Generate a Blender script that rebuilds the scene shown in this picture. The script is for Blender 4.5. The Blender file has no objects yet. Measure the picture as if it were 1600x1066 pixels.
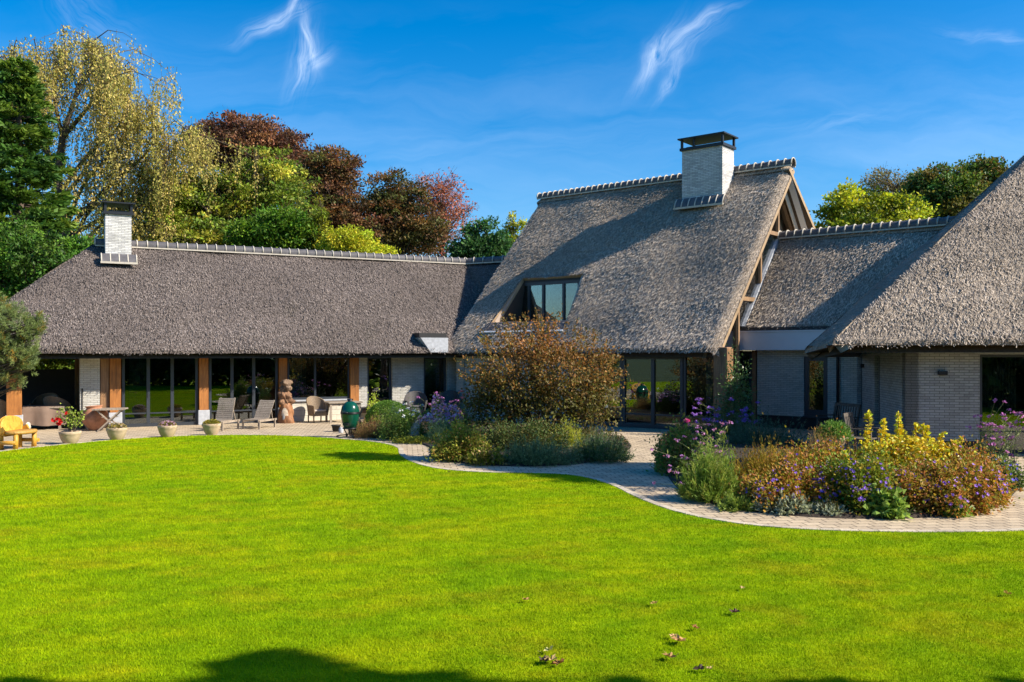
import bpy, math, random
import numpy as np
from mathutils import Vector, Matrix
R = math.radians
random.seed(7)
RS = np.random.RandomState(11)
SC = bpy.context.scene
COL = SC.collection

# ------------------------------------------------------------------ camera, sky, sun, exposure
H = 2.55                      # eye height (m)
F = 1400.0                    # focal length in pixels of the 1600 px wide photograph
HOR = 551.0                   # horizon row
cam_d = bpy.data.cameras.new("camera")
cam = bpy.data.objects.new("camera", cam_d); COL.objects.link(cam)
cam.location = (0, 0, H); cam.rotation_euler = (R(90), 0, 0)
cam_d.sensor_width = 36; cam_d.lens = 36 * F / 1600
cam_d.shift_y = (HOR - 533) / 1600
cam_d.clip_start = 0.1; cam_d.clip_end = 3000
SC.camera = cam

SUN_EL, SUN_AZ = 37.0, -15.0  # elevation; azimuth from +X towards +Y
ce = math.cos(R(SUN_EL))
LDIR = Vector((ce * math.cos(R(SUN_AZ)), ce * math.sin(R(SUN_AZ)), math.sin(R(SUN_EL))))
sd = bpy.data.lights.new("sun", 'SUN'); sd.energy = 5.0; sd.angle = R(0.5); sd.color = (1.0, 0.90, 0.76)
sun = bpy.data.objects.new("sun", sd); COL.objects.link(sun)
sun.rotation_euler = (-LDIR).to_track_quat('-Z', 'Y').to_euler()

world = bpy.data.worlds.new("World"); SC.world = world; world.use_nodes = True
def make_world():
    nt = world.node_tree; N = nt.nodes; L = nt.links; N.clear()
    def nd(t, **k):
        n = N.new(t)
        for a, b in k.items(): setattr(n, a, b)
        return n
    def val(sock, v):
        if isinstance(v, (int, float, tuple)): sock.default_value = v
        else: L.new(v, sock)
    def M(op, a, b=0.0, c=0.0, clamp=False):
        n = nd('ShaderNodeMath', operation=op, use_clamp=clamp)
        val(n.inputs[0], a); val(n.inputs[1], b)
        if op == 'MULTIPLY_ADD': val(n.inputs[2], c)
        return n.outputs[0]
    sky = nd('ShaderNodeTexSky', sky_type='NISHITA', sun_disc=False)
    sky.sun_elevation = R(SUN_EL); sky.sun_rotation = R(90 - SUN_AZ)
    sky.altitude = 0; sky.air_density = 1.0; sky.dust_density = 0.8; sky.ozone_density = 2.6
    hs = nd('ShaderNodeHueSaturation'); hs.inputs['Saturation'].default_value = SKY_SAT; hs.inputs['Hue'].default_value = SKY_HUE
    hs.inputs['Value'].default_value = SKY_VAL
    L.new(sky.outputs[0], hs.inputs['Color'])
    tc = nd('ShaderNodeTexCoord'); sep = nd('ShaderNodeSeparateXYZ'); L.new(tc.outputs['Generated'], sep.inputs[0])
    y = M('MAXIMUM', sep.outputs[1], 0.05)
    px = M('DIVIDE', sep.outputs[0], y); pz = M('DIVIDE', sep.outputs[2], y)
    def noise(ax, az, rot, sx, sz, detail=6, rough=0.6, dist=0.6):
        c, s = math.cos(rot), math.sin(rot)
        a = M('ADD', M('MULTIPLY', ax, c * sx), M('MULTIPLY', az, s * sx))
        b = M('ADD', M('MULTIPLY', ax, -s * sz), M('MULTIPLY', az, c * sz))
        cb = nd('ShaderNodeCombineXYZ'); L.new(a, cb.inputs[0]); L.new(b, cb.inputs[1])
        n = nd('ShaderNodeTexNoise'); n.inputs['Scale'].default_value = 1; n.inputs['Detail'].default_value = detail
        n.inputs['Roughness'].default_value = rough; n.inputs['Distortion'].default_value = dist
        L.new(cb.outputs[0], n.inputs['Vector']); return n.outputs[0]
    warp = noise(px, pz, 0, 9, 9, 3, .5, 0)
    wx = M('ADD', px, M('MULTIPLY', M('SUBTRACT', warp, .5), .05))
    warp2 = noise(pz, px, 0, 11, 11, 3, .5, 0)
    wz = M('ADD', pz, M('MULTIPLY', M('SUBTRACT', warp2, .5), .05))
    total = None
    # cirrus wisps: centre (direction), half length, half width, angle, strength
    def d(x, yy): return ((x - 800) / F, (HOR - yy) / F)
    for (x, yy, ln, wd, ang, st) in CLOUDS:
        cx, cz = d(x, yy); a = R(ang); c, s = math.cos(a), math.sin(a)
        dx = M('SUBTRACT', wx, cx); dz = M('SUBTRACT', wz, cz)
        u = M('MULTIPLY', M('ADD', M('MULTIPLY', dx, c), M('MULTIPLY', dz, s)), F / ln)
        v = M('MULTIPLY', M('ADD', M('MULTIPLY', dx, -s), M('MULTIPLY', dz, c)), F / wd)
        r = M('ADD', M('MULTIPLY', u, u), M('MULTIPLY', v, v))
        g = M('POWER', 2.718, M('MULTIPLY', r, -1.1))
        n = noise(wx, wz, a + .12, 16, 110, 8, .66, .5)
        n = M('MULTIPLY', M('SUBTRACT', n, .36), 3.4, clamp=True)
        t = M('MULTIPLY', M('MULTIPLY', g, n), st * .42)
        total = t if total is None else M('ADD', total, t)
    # thin veils low in the sky
    n = noise(wx, wz, .06, 2.6, 16, 6, .6, .6)
    lowband = M('SUBTRACT', 1.0, M('MULTIPLY', M('ABSOLUTE', M('SUBTRACT', pz, .22)), 5.5), clamp=True)
    veil = M('MULTIPLY', M('MULTIPLY', M('SUBTRACT', n, .38), 1.5, clamp=True), M('MULTIPLY', lowband, .22))
    total = M('MINIMUM', M('ADD', total, veil), .85)
    front = M('GREATER_THAN', sep.outputs[1], 0.05)
    total = M('MULTIPLY', total, front)
    mix = nd('ShaderNodeMixRGB'); L.new(total, mix.inputs[0])
    tint = nd('ShaderNodeMixRGB', blend_type='MULTIPLY'); tint.inputs[0].default_value = 1; L.new(hs.outputs[0], tint.inputs[1]); tint.inputs[2].default_value = (.90, 1.0, 1.14, 1)
    L.new(tint.outputs[0], mix.inputs[1])
    mix.inputs[2].default_value = CLOUD_COL
    bg = nd('ShaderNodeBackground'); bg.inputs[1].default_value = SKY_STR
    L.new(mix.outputs[0], bg.inputs[0])
    out = nd('ShaderNodeOutputWorld'); L.new(bg.outputs[0], out.inputs[0])
SKY_STR, SKY_SAT, SKY_HUE, SKY_VAL = 0.092, 1.55, 0.495, 1.0
CLOUD_COL = (7.5, 8.4, 9.6, 1)
CLOUDS = [(428, 38, 50, 13, 14, .9), (462, 12, 24, 9, 60, .8), (484, 62, 38, 7, -78, .9), (474, 100, 42, 18, 68, 1.0),
          (492, 95, 26, 12, 25, .7), (1026, 92, 52, 11, 60, 1.0), (1070, 66, 52, 19, 38, .75), (1050, 122, 38, 9, 62, .8),
          (1545, 55, 70, 10, -8, .35), (1100, 30, 50, 8, 30, .4), (150, 40, 120, 40, -50, .22), (1320, 190, 60, 16, 20, .22)]
make_world()
SC.view_settings.view_transform = 'Standard'; SC.view_settings.look = 'None'
SC.view_settings.exposure = 0.85; SC.view_settings.gamma = 1.0
SC.render.engine = 'CYCLES'
SC.cycles.max_bounces = 6; SC.cycles.transparent_max_bounces = 12; SC.cycles.diffuse_bounces = 3

# ------------------------------------------------------------------ pixel <-> place helpers (used only to read sizes off the photograph)
def G(x, y):
    Y = F * H / (y - HOR); return Vector(((x - 800) / F * Y, Y, 0))
def AT(x, y, Y): return Vector(((x - 800) / F * Y, Y, H - (y - HOR) / F * Y))

# ------------------------------------------------------------------ object helpers
WM = {}
def link(name, data, parent=None, M=None, local=False):
    """link data as an object; M = world matrix (or local to the parent when local)"""
    o = bpy.data.objects.new(name, data); COL.objects.link(o)
    M = M if M is not None else Matrix.Identity(4)
    if parent is not None:
        o.parent = parent
        if not local:
            o.matrix_parent_inverse = WM[parent.name].inverted(); WM[o.name] = M
        else: WM[o.name] = WM[parent.name] @ M
    else: WM[o.name] = M
    o.matrix_basis = M
    return o
def tag(o, label=None, cat=None, group=None, kind=None):
    if label: o['label'] = label
    if cat: o['category'] = cat
    if group: o['group'] = group
    if kind: o['kind'] = kind
    return o
def thing(name, label, cat, loc=(0, 0, 0), rz=0.0, group=None, s=1.0):
    o = link(name, None, None, Matrix.Translation(Vector(loc)) @ Matrix.Rotation(rz, 4, 'Z') @ Matrix.Scale(s, 4))
    return tag(o, label, cat, group)
def kids(o): return [c for c in COL.objects if c.parent == o]
def dup(root, loc, rz=0.0, label=None, s=1.0):
    r = root.copy(); COL.objects.link(r); r.matrix_basis = Matrix.Translation(Vector(loc)) @ Matrix.Rotation(rz, 4, 'Z') @ Matrix.Scale(s, 4)
    if label: r['label'] = label
    for c in kids(root):
        d = c.copy(); COL.objects.link(d); d.parent = r
        for g in kids(c):
            e = g.copy(); COL.objects.link(e); e.parent = d
    return r
def npmesh(name, V, faces, mats, midx=None, col=None, uv=None, smooth=False):
    """faces: list of int arrays (each (m,k) with its own k)"""
    V = np.asarray(V, dtype=np.float32).reshape(-1, 3)
    fl = [np.asarray(f, dtype=np.int32) for f in faces if len(f)]
    me = bpy.data.meshes.new(name)
    me.vertices.add(len(V)); me.vertices.foreach_set('co', V.ravel())
    loops = np.concatenate([f.ravel() for f in fl]); nl = np.concatenate([np.full(len(f), f.shape[1], np.int32) for f in fl])
    st = np.concatenate([[0], np.cumsum(nl)[:-1]]).astype(np.int32)
    me.loops.add(len(loops)); me.loops.foreach_set('vertex_index', loops)
    me.polygons.add(len(nl)); me.polygons.foreach_set('loop_start', st)
    me.polygons.foreach_set('loop_total', nl)
    if midx is not None: me.polygons.foreach_set('material_index', np.asarray(midx, dtype=np.int32))
    if smooth is not False:
        sm = np.full(len(nl), bool(smooth)) if isinstance(smooth, bool) else np.asarray(smooth)
        me.polygons.foreach_set('use_smooth', sm)
    else: me.polygons.foreach_set('use_smooth', np.zeros(len(nl), bool))
    if col is not None:
        a = me.color_attributes.new('Col', 'FLOAT_COLOR', 'POINT')
        c = np.ones((len(V), 4), np.float32); c[:, :3] = col; a.data.foreach_set('color', c.ravel())
    if uv is not None:
        l = me.uv_layers.new(name='UVMap'); l.data.foreach_set('uv', np.asarray(uv, np.float32)[loops].ravel())
    for m in (mats if isinstance(mats, (list, tuple)) else [mats]): me.materials.append(m)
    me.update(calc_edges=True); me.validate()
    return me

class MB:
    """collects shapes for ONE mesh object"""
    def __init__(s): s.v = []; s.f = []; s.m = []; s.sm = []
    def add(s, V, Fs, m=0, smooth=False):
        b = len(s.v); s.v += [tuple(p) for p in V]
        for f in Fs: s.f.append([b + i for i in f]); s.m.append(m); s.sm.append(smooth)
    def box(s, c, d, rot=None, m=0):
        x, y, z = d[0] / 2, d[1] / 2, d[2] / 2
        V = [Vector((i * x, j * y, k * z)) for k in (-1, 1) for j in (-1, 1) for i in (-1, 1)]
        if rot is not None: V = [rot @ p for p in V]
        c = Vector(c); V = [p + c for p in V]
        s.add(V, [(0, 2, 3, 1), (4, 5, 7, 6), (0, 1, 5, 4), (2, 6, 7, 3), (0, 4, 6, 2), (1, 3, 7, 5)], m)
    def bx(s, x0, x1, y0, y1, z0, z1, m=0): s.box(((x0 + x1) / 2, (y0 + y1) / 2, (z0 + z1) / 2), (x1 - x0, y1 - y0, z1 - z0), None, m)
    def beam(s, a, b, w, h, up=(0, 0, 1), m=0):
        a, b = Vector(a), Vector(b); d = (b - a); L = d.length; x = d.normalized()
        up = Vector(up); yv = up.cross(x)
        if yv.length < 1e-4: yv = Vector((0, 1, 0)).cross(x)
        yv.normalize(); z = x.cross(yv); rot = Matrix((x, yv, z)).transposed()
        s.box((a + b) / 2, (L, w, h), rot, m)
    def tube(s, pts, rad, n=8, m=0, cap=True, smooth=True):
        pts = [Vector(p) for p in pts]; rad = rad if isinstance(rad, (list, tuple)) else [rad] * len(pts)
        V = []; prev = None
        for i, p in enumerate(pts):
            d = (pts[min(i + 1, len(pts) - 1)] - pts[max(i - 1, 0)])
            d = d.normalized() if d.length > 1e-9 else Vector((0, 0, 1))
            if prev is None:
                a = d.orthogonal().normalized()
            else:
                a = prev - d * prev.dot(d); a = a.normalized() if a.length > 1e-6 else d.orthogonal().normalized()
            prev = a; b = d.cross(a)
            for k in range(n):
                t = 2 * math.pi * k / n; V.append(p + (a * math.cos(t) + b * math.sin(t)) * rad[i])
        Fs = []
        for i in range(len(pts) - 1):
            for k in range(n):
                k2 = (k + 1) % n; Fs.append((i * n + k, i * n + k2, (i + 1) * n + k2, (i + 1) * n + k))
        s.add(V, Fs, m, smooth)
        if cap:
            b0 = len(s.v) - len(V); s.f.append([b0 + k for k in range(n)][::-1]); s.m.append(m); s.sm.append(False)
            e = b0 + (len(pts) - 1) * n; s.f.append([e + k for k in range(n)]); s.m.append(m); s.sm.append(False)
    def lathe(s, prof, n=24, m=0, c=(0, 0, 0), smooth=True, sx=1, sy=1, wob=0, seed=0):
        V = []; rr = random.Random(seed)
        for (r, z) in prof:
            for k in range(n):
                t = 2 * math.pi * k / n; q = r * (1 + (rr.uniform(-wob, wob) if wob else 0))
                V.append((c[0] + q * math.cos(t) * sx, c[1] + q * math.sin(t) * sy, c[2] + z))
        Fs = []
        for i in range(len(prof) - 1):
            for k in range(n):
                k2 = (k + 1) % n; Fs.append((i * n + k, i * n + k2, (i + 1) * n + k2, (i + 1) * n + k))
        s.add(V, Fs, m, smooth)
    def mesh(s, name, mats):
        me = bpy.data.meshes.new(name); me.from_pydata(s.v, [], s.f)
        for m in (mats if isinstance(mats, (list, tuple)) else [mats]): me.materials.append(m)
        me.polygons.foreach_set('material_index', s.m); me.polygons.foreach_set('use_smooth', s.sm)
        me.update(); return me
    def build(s, name, mats, parent=None, M=None, local=True, bevel=0.0):
        o = link(name, s.mesh(name, mats), parent, M, local)
        if bevel:
            b = o.modifiers.new('bevel', 'BEVEL'); b.width = bevel; b.segments = 2; b.limit_method = 'ANGLE'
        return o

# ------------------------------------------------------------------ materials
class NT:
    def __init__(s, name):
        s.m = bpy.data.materials.new(name); s.m.use_nodes = True; s.t = s.m.node_tree; s.N = s.t.nodes; s.L = s.t.links
        s.N.clear(); s.out = s.N.new('ShaderNodeOutputMaterial')
    def n(s, t, ins=None, **k):
        x = s.N.new(t)
        for a, b in k.items(): setattr(x, a, b)
        for a, b in (ins or {}).items(): s.set(x.inputs[a], b)
        return x
    def set(s, sock, v):
        if hasattr(v, 'is_output') or isinstance(v, bpy.types.NodeSocket): s.L.new(v, sock)
        else: sock.default_value = v
    def noise(s, vec, scale, detail=4, rough=.6, dist=0):
        x = s.n('ShaderNodeTexNoise', {'Scale': scale, 'Detail': detail, 'Roughness': rough, 'Distortion': dist})
        if vec is not None: s.L.new(vec, x.inputs['Vector'])
        return x.outputs[0]
    def ramp(s, fac, stops):
        x = s.n('ShaderNodeValToRGB'); s.L.new(fac, x.inputs[0]); e = x.color_ramp.elements
        while len(e) < len(stops): e.new(.5)
        for i, (p, c) in enumerate(stops): e[i].position = p; e[i].color = (c[0], c[1], c[2], 1) if not isinstance(c, (int, float)) else (c, c, c, 1)
        return x.outputs[0]
    def mix(s, f, a, b, bt='MIX'):
        x = s.n('ShaderNodeMixRGB', blend_type=bt)
        s.set(x.inputs[0], f)
        for i, q in ((1, a), (2, b)):
            if isinstance(q, tuple): q = (q[0], q[1], q[2], 1)
            s.set(x.inputs[i], q)
        return x.outputs[0]
    def math(s, op, a, b=0.0):
        x = s.n('ShaderNodeMath', operation=op); s.set(x.inputs[0], a); s.set(x.inputs[1], b); return x.outputs[0]
    def mapping(s, vec, scale=(1, 1, 1), rot=(0, 0, 0), loc=(0, 0, 0)):
        x = s.n('ShaderNodeMapping', {'Scale': scale, 'Rotation': rot, 'Location': loc}); s.L.new(vec, x.inputs['Vector']); return x.outputs[0]
    def obj(s): return s.n('ShaderNodeTexCoord').outputs['Object']
    def uv(s): return s.n('ShaderNodeTexCoord').outputs['UV']
    def pos(s): return s.n('ShaderNodeNewGeometry').outputs['Position']
    def attr(s, name='Col'): return s.n('ShaderNodeAttribute', attribute_name=name).outputs['Color']
    def bump(s, h, strength=.5, dist=.02):
        return s.n('ShaderNodeBump', {'Height': h, 'Strength': strength, 'Distance': dist}).outputs[0]
    def princ(s, color, rough=.6, normal=None, metallic=0.0, spec=.5):
        p = s.n('ShaderNodeBsdfPrincipled')
        if isinstance(color, tuple): color = (color[0], color[1], color[2], 1)
        s.set(p.inputs['Base Color'], color); s.set(p.inputs['Roughness'], rough); s.set(p.inputs['Metallic'], metallic)
        s.set(p.inputs['Specular IOR Level'], spec)
        if normal is not None: s.L.new(normal, p.inputs['Normal'])
        return p.outputs[0]
    def done(s, shader): s.L.new(shader, s.out.inputs[0]); return s.m

def mat_plain(name, c, rough=.6, var=.12, scale=6, metallic=0., bump=.15, spec=.5):
    t = NT(name); o = t.obj(); n = t.noise(o, scale, 5); lo = tuple(x * (1 - var) for x in c); hi = tuple(min(1, x * (1 + var)) for x in c)
    col = t.ramp(n, [(.3, lo), (.7, hi)])
    return t.done(t.princ(col, rough, t.bump(t.noise(o, scale * 6, 3), bump, .004), metallic, spec))
def mat_leaf(name, transl=.35, rough=.5, spec=.25):
    t = NT(name); c = t.attr()
    p = t.princ(c, rough, None, 0, spec)
    tr = t.n('ShaderNodeBsdfTranslucent', {'Color': t.mix(.35, c, (1, .95, .3), 'MULTIPLY')}).outputs[0]
    x = t.n('ShaderNodeMixShader'); x.inputs[0].default_value = transl; t.L.new(p, x.inputs[1]); t.L.new(tr, x.inputs[2])
    return t.done(x.outputs[0])
def mat_wood(name, a, b, scale=(14, 14, 1.2), rough=.6):
    t = NT(name); o = t.obj(); v = t.mapping(o, scale); n = t.noise(v, 1.6, 6, .65, .5)
    big = t.noise(o, 1.4, 3)
    c = t.mix(t.ramp(big, [(.35, 0), (.65, .5)]), t.ramp(n, [(.3, a), (.7, b)]), tuple(x * .6 for x in a))
    cr = t.ramp(t.noise(t.mapping(o, (30, 30, .7)), 1, 2), [(.36, (.25, .25, .25)), (.41, (1, 1, 1))])
    c = t.mix(.6, c, cr, 'MULTIPLY')
    return t.done(t.princ(c, rough, t.bump(n, .4, .006)))
def mat_brick(name, light, dark, mortar, bw=.21, bh=.062, axis='XZ'):
    t = NT(name); o = t.obj(); s = t.n('ShaderNodeSeparateXYZ'); t.L.new(o, s.inputs[0])
    cb = t.n('ShaderNodeCombineXYZ'); t.L.new(t.math('ADD', s.outputs[0], s.outputs[1]), cb.inputs[0]); t.L.new(s.outputs[2], cb.inputs[1])
    wob = t.noise(o, 3, 2); 
    br = t.n('ShaderNodeTexBrick', {'Color1': (*light, 1), 'Color2': (*dark, 1), 'Mortar': (*mortar, 1), 'Scale': 1.0, 'Mortar Size': .007, 'Mortar Smooth': .3, 'Bias': -.35, 'Brick Width': bw, 'Row Height': bh})
    t.L.new(cb.outputs[0], br.inputs['Vector'])
    n2 = t.noise(o, 30, 4); n3 = t.noise(o, 1.1, 4)
    c = t.mix(.35, br.outputs[0], t.ramp(n2, [(.3, .55), (.7, 1.0)]), 'MULTIPLY')
    c = t.mix(.5, c, t.ramp(n3, [(.35, (.6, .59, .52)), (.65, (1, 1, 1))]), 'MULTIPLY')
    hgt = t.math('ADD', t.math('MULTIPLY', br.outputs['Fac'], -1.0), t.math('MULTIPLY', n2, .7))
    return t.done(t.princ(c, .75, t.bump(hgt, .9, .012)))
def mat_thatch(name, lo, hi, bumpd=.08):
    t = NT(name); u = t.uv()
    w = t.noise(t.mapping(u, (.9, .9, 1)), 1, 2)
    n1 = t.noise(t.mapping(u, (40, 10, 1)), 1, 4, .7, .1)
    n2 = t.noise(t.mapping(u, (60, 22, 1)), 1, 3, .7)
    big = t.noise(t.mapping(u, (.35, .75, 1)), 1, 6, .65)
    c = t.ramp(n1, [(.34, tuple(x * .45 for x in lo)), (.47, lo), (.62, hi), (.75, tuple(min(1, x * 1.35) for x in hi))])
    c = t.mix(.5, c, t.ramp(n2, [(.35, .5), (.65, 1.0)]), 'MULTIPLY')
    c = t.mix(.55, c, t.ramp(big, [(.3, (.55, .53, .53)), (.5, (.95, .93, .92)), (.7, (1.1, 1.05, 1.0))]), 'MULTIPLY')
    moss = t.noise(t.mapping(u, (.7, .35, 1), (0, 0, 0), (4, 9, 0)), 1, 4, .6)
    c = t.mix(t.ramp(moss, [(.58, 0), (.75, .22)]), c, (.05, .06, .02))
    h = t.math('ADD', n1, t.math('MULTIPLY', n2, .45))
    return t.done(t.princ(c, .85, t.bump(h, 1.0, bumpd), 0, .2))
def mat_attr(name, rough=.7, spec=.3):
    t = NT(name); return t.done(t.princ(t.attr(), rough, None, 0, spec))
def mat_glass(name, tint=(.55, .62, .6), lo=.06):
    t = NT(name)
    fr = t.n('ShaderNodeFresnel', {'IOR': 1.6}).outputs[0]
    f = t.math('MINIMUM', t.math('ADD', t.math('MULTIPLY', fr, 1.5), lo), 1.0)
    tr = t.n('ShaderNodeBsdfTransparent', {'Color': (*tint, 1)}).outputs[0]
    gl = t.n('ShaderNodeBsdfGlossy', {'Color': (.9, .95, 1, 1), 'Roughness': .003}).outputs[0]
    x = t.n('ShaderNodeMixShader'); t.L.new(f, x.inputs[0]); t.L.new(tr, x.inputs[1]); t.L.new(gl, x.inputs[2])
    return t.done(x.outputs[0])

M_THATCH_W = mat_thatch('thatch_dark', (.09, .074, .067), (.25, .21, .19), .03)
M_THATCH = mat_thatch('thatch', (.24, .20, .162), (.62, .52, .405), .022)
M_STRAW = mat_attr('straw', .8, .2)
M_REED = mat_wood('reed_edge', (.30, .20, .11), (.50, .36, .21), (30, 30, 30), .85)
M_TILE = mat_plain('ridge_tile_clay', (.085, .08, .085), .6, .3, 5)
M_MORTAR = mat_plain('mortar', (.46, .42, .35), .85, .15, 8)
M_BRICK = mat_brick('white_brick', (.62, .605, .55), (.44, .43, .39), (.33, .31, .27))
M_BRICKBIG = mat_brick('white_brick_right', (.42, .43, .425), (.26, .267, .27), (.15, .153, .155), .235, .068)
M_CHIM = mat_brick('chimney_brick', (.74, .735, .72), (.34, .34, .35), (.33, .33, .33), .22, .06)
M_PLINTH = mat_plain('black_plinth', (.012, .012, .013), .6)
M_FRAME = mat_plain('anthracite_frame', (.030, .037, .046), .42, .1, 3, 0, .03)
M_GLASS = mat_glass('window_glass')
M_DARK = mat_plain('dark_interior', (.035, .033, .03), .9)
M_FLOOR_IN = mat_plain('interior_floor', (.14, .11, .08), .5)
M_OAK = mat_wood('oak_post', (.28, .10, .02), (.52, .21, .045))
M_OAKGREY = mat_wood('oak_grey', (.21, .105, .045), (.38, .215, .10))
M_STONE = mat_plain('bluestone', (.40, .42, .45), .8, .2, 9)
M_WHITE = mat_plain('white_board', (.74, .74, .73), .45, .04, 2, 0, .02)
M_ZINC = mat_plain('grey_fascia', (.62, .60, .62), .4, .05, 1.2, 0, .02)
M_LEAD = mat_plain('lead', (.10, .085, .08), .5, .25, 4)
M_CURT = mat_plain('curtain', (.14, .19, .16), .9)
M_BLACKMETAL = mat_plain('black_steel', (.016, .018, .022), .45, .1, 4, .3)
M_LEAF = mat_leaf('leaf', .35)
M_LEAFSH = mat_leaf('leaf_glossy', .25, .35, .5)
M_BARK = mat_wood('bark', (.055, .04, .028), (.14, .105, .075), (18, 18, 4), .9)
M_PETAL = mat_leaf('petal', .4, .6, .2)
M_TEAK = mat_wood('weathered_teak', (.24, .19, .14), (.50, .42, .33), (22, 22, 22), .8)
M_DARKTEAK = mat_wood('dark_teak', (.06, .05, .042), (.16, .135, .11), (20, 20, 20), .8)

# ------------------------------------------------------------------ ground, paving, lawn, beds
def catmull(P, n=8):
    P = [Vector(p) for p in P]; out = []
    for i in range(len(P) - 1):
        p0 = P[max(i - 1, 0)]; p1 = P[i]; p2 = P[i + 1]; p3 = P[min(i + 2, len(P) - 1)]
        for k in range(n):
            t = k / n
            out.append(.5 * ((2 * p1) + (p2 - p0) * t + (2 * p0 - 5 * p1 + 4 * p2 - p3) * t * t + (3 * p1 - p0 - 3 * p2 + p3) * t ** 3))
    return out + [P[-1]]
LAWN_PX = [(-260, 735), (-120, 722), (0, 707), (60, 700), (120, 694), (200, 687), (300, 682), (400, 681), (480, 683.5), (560, 689.5), (600, 694.5), (620, 701), (623, 710),
           (634, 719), (660, 729), (700, 736), (760, 740), (850, 741.5), (905, 746), (950, 758), (985, 775), (1020, 790), (1060, 803), (1110, 814), (1180, 824), (1280, 831),
           (1400, 834), (1500, 834), (1600, 832), (1720, 826), (1850, 815)]
lawn_edge = catmull([G(*p) for p in LAWN_PX], 8)
lawn_poly = lawn_edge + [Vector((40, 12, 0)), Vector((40, -14, 0)), Vector((-40, -14, 0)), Vector((-40, 20, 0))]

def flat(name, pts, z, mat, skirt=0.0, kind='structure', label=None):
    n = len(pts); V = [(p[0], p[1], z) for p in pts]; Fs = [list(range(n))]
    if skirt:
        V += [(p[0], p[1], z - skirt) for p in pts]
        Fs += [[i, (i + 1) % n, n + (i + 1) % n, n + i] for i in range(n)]
    me = bpy.data.meshes.new(name); me.from_pydata(V, [], Fs); me.materials.append(mat); me.update()
    import bmesh
    bm = bmesh.new(); bm.from_mesh(me); bmesh.ops.recalc_face_normals(bm, faces=bm.faces); 
    if bm.faces[0].normal.z < 0:
        for f in bm.faces: f.normal_flip()
    bmesh.ops.triangulate(bm, faces=[f for f in bm.faces if len(f.verts) > 4]); bm.to_mesh(me); bm.free()
    return tag(link(name, me), label, None, None, kind)

def m_ground():
    t = NT('rough_grass'); p = t.pos(); n = t.noise(p, .25, 6); n2 = t.noise(p, 9, 4)
    return t.done(t.princ(t.mix(.4, t.ramp(n, [(.3, (.045, .075, .015)), (.7, (.09, .11, .03))]), t.ramp(n2, [(.3, .4), (.7, 1.0)]), 'MULTIPLY'), .9, t.bump(n2, .6, .05)))
def grass_color(t, p):
    a = t.noise(p, .55, 5, .62, .4); b = t.noise(t.mapping(p, (1.2, 4.5, 1)), 1.0, 4, .6); d = t.noise(p, 3.2, 4, .6)
    c = t.ramp(a, [(.32, (.20, .345, .003)), (.50, (.27, .395, .003)), (.70, (.37, .43, .004))])
    c = t.mix(t.ramp(b, [(.42, 0), (.7, .5)]), c, (.15, .30, .003))
    e = t.noise(t.mapping(p, (.8, 1.1, 1), (0, 0, .4), (7, 3, 0)), 1.0, 6, .65, .3)
    c = t.mix(t.ramp(e, [(.50, 0), (.72, .6)]), c, (.38, .33, .010))
    m = t.n('ShaderNodeTexWave', {'Scale': .42, 'Distortion': .7, 'Detail': 2, 'Detail Scale': 1.5}, wave_type='BANDS'); t.L.new(t.mapping(p, (1, 1, 1), (0, 0, R(62))), m.inputs['Vector'])
    c = t.mix(.26, c, t.ramp(m.outputs[0], [(.3, (.7, .78, .7)), (.7, (1.15, 1.1, 1))]), 'MULTIPLY')
    return t.mix(.7, c, t.ramp(d, [(.3, (.62, .68, .6)), (.52, (1, 1, 1)), (.72, (1.25, 1.15, 1))]), 'MULTIPLY')
def m_lawn():
    t = NT('lawn_turf'); p = t.pos(); c = grass_color(t, p); f = t.noise(p, 60, 3, .7)
    c = t.mix(.7, c, t.ramp(f, [(.3, .35), (.65, 1.0)]), 'MULTIPLY')
    return t.done(t.princ(c, .8, t.bump(f, .8, .02), 0, .03))
def m_blade():
    t = NT('grass_blade'); p = t.pos(); c = t.mix(.8, grass_color(t, p), t.attr(), 'MULTIPLY')
    pr = t.princ(c, .6, None, 0, .04); tr = t.n('ShaderNodeBsdfTranslucent', {'Color': c}).outputs[0]
    x = t.n('ShaderNodeMixShader'); x.inputs[0].default_value = .3; t.L.new(pr, x.inputs[1]); t.L.new(tr, x.inputs[2])
    return t.done(x.outputs[0])
def m_paving():
    t = NT('paving_stones'); p = t.pos(); v = t.mapping(p, (1, 1, 1), (0, 0, R(-7)))
    wob = t.noise(p, 1.2, 2); 
    br = t.n('ShaderNodeTexBrick', {'Color1': (.60, .485, .325, 1), 'Color2': (.44, .35, .235, 1), 'Mortar': (.085, .065, .05, 1), 'Scale': 1.0, 'Mortar Size': .009, 'Mortar Smooth': .25, 'Bias': -.1, 'Brick Width': .27, 'Row Height': .20}, offset=.5)
    t.L.new(v, br.inputs['Vector'])
    n = t.noise(p, 26, 5, .65); b = t.noise(p, .7, 4)
    c = t.mix(.4, br.outputs[0], t.ramp(n, [(.3, .5), (.7, 1.05)]), 'MULTIPLY')
    c = t.mix(.6, c, t.ramp(b, [(.35, (.74, .72, .72)), (.65, (1.04, 1.02, 1.0))]), 'MULTIPLY')
    st_ = t.noise(p, 2.3, 6, .7)
    c = t.mix(t.ramp(st_, [(.56, 0), (.74, .5)]), c, (.16, .13, .085))
    h = t.math('ADD', t.math('MULTIPLY', br.outputs['Fac'], -1.2), t.math('MULTIPLY', n, .5))
    return t.done(t.princ(c, .8, t.bump(h, .8, .015)))
def m_soil():
    t = NT('bed_soil'); p = t.pos(); n = t.noise(p, 14, 6, .7)
    return t.done(t.princ(t.ramp(n, [(.3, (.018, .012, .008)), (.7, (.06, .042, .028))]), .95, t.bump(n, 1, .05)))
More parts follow.
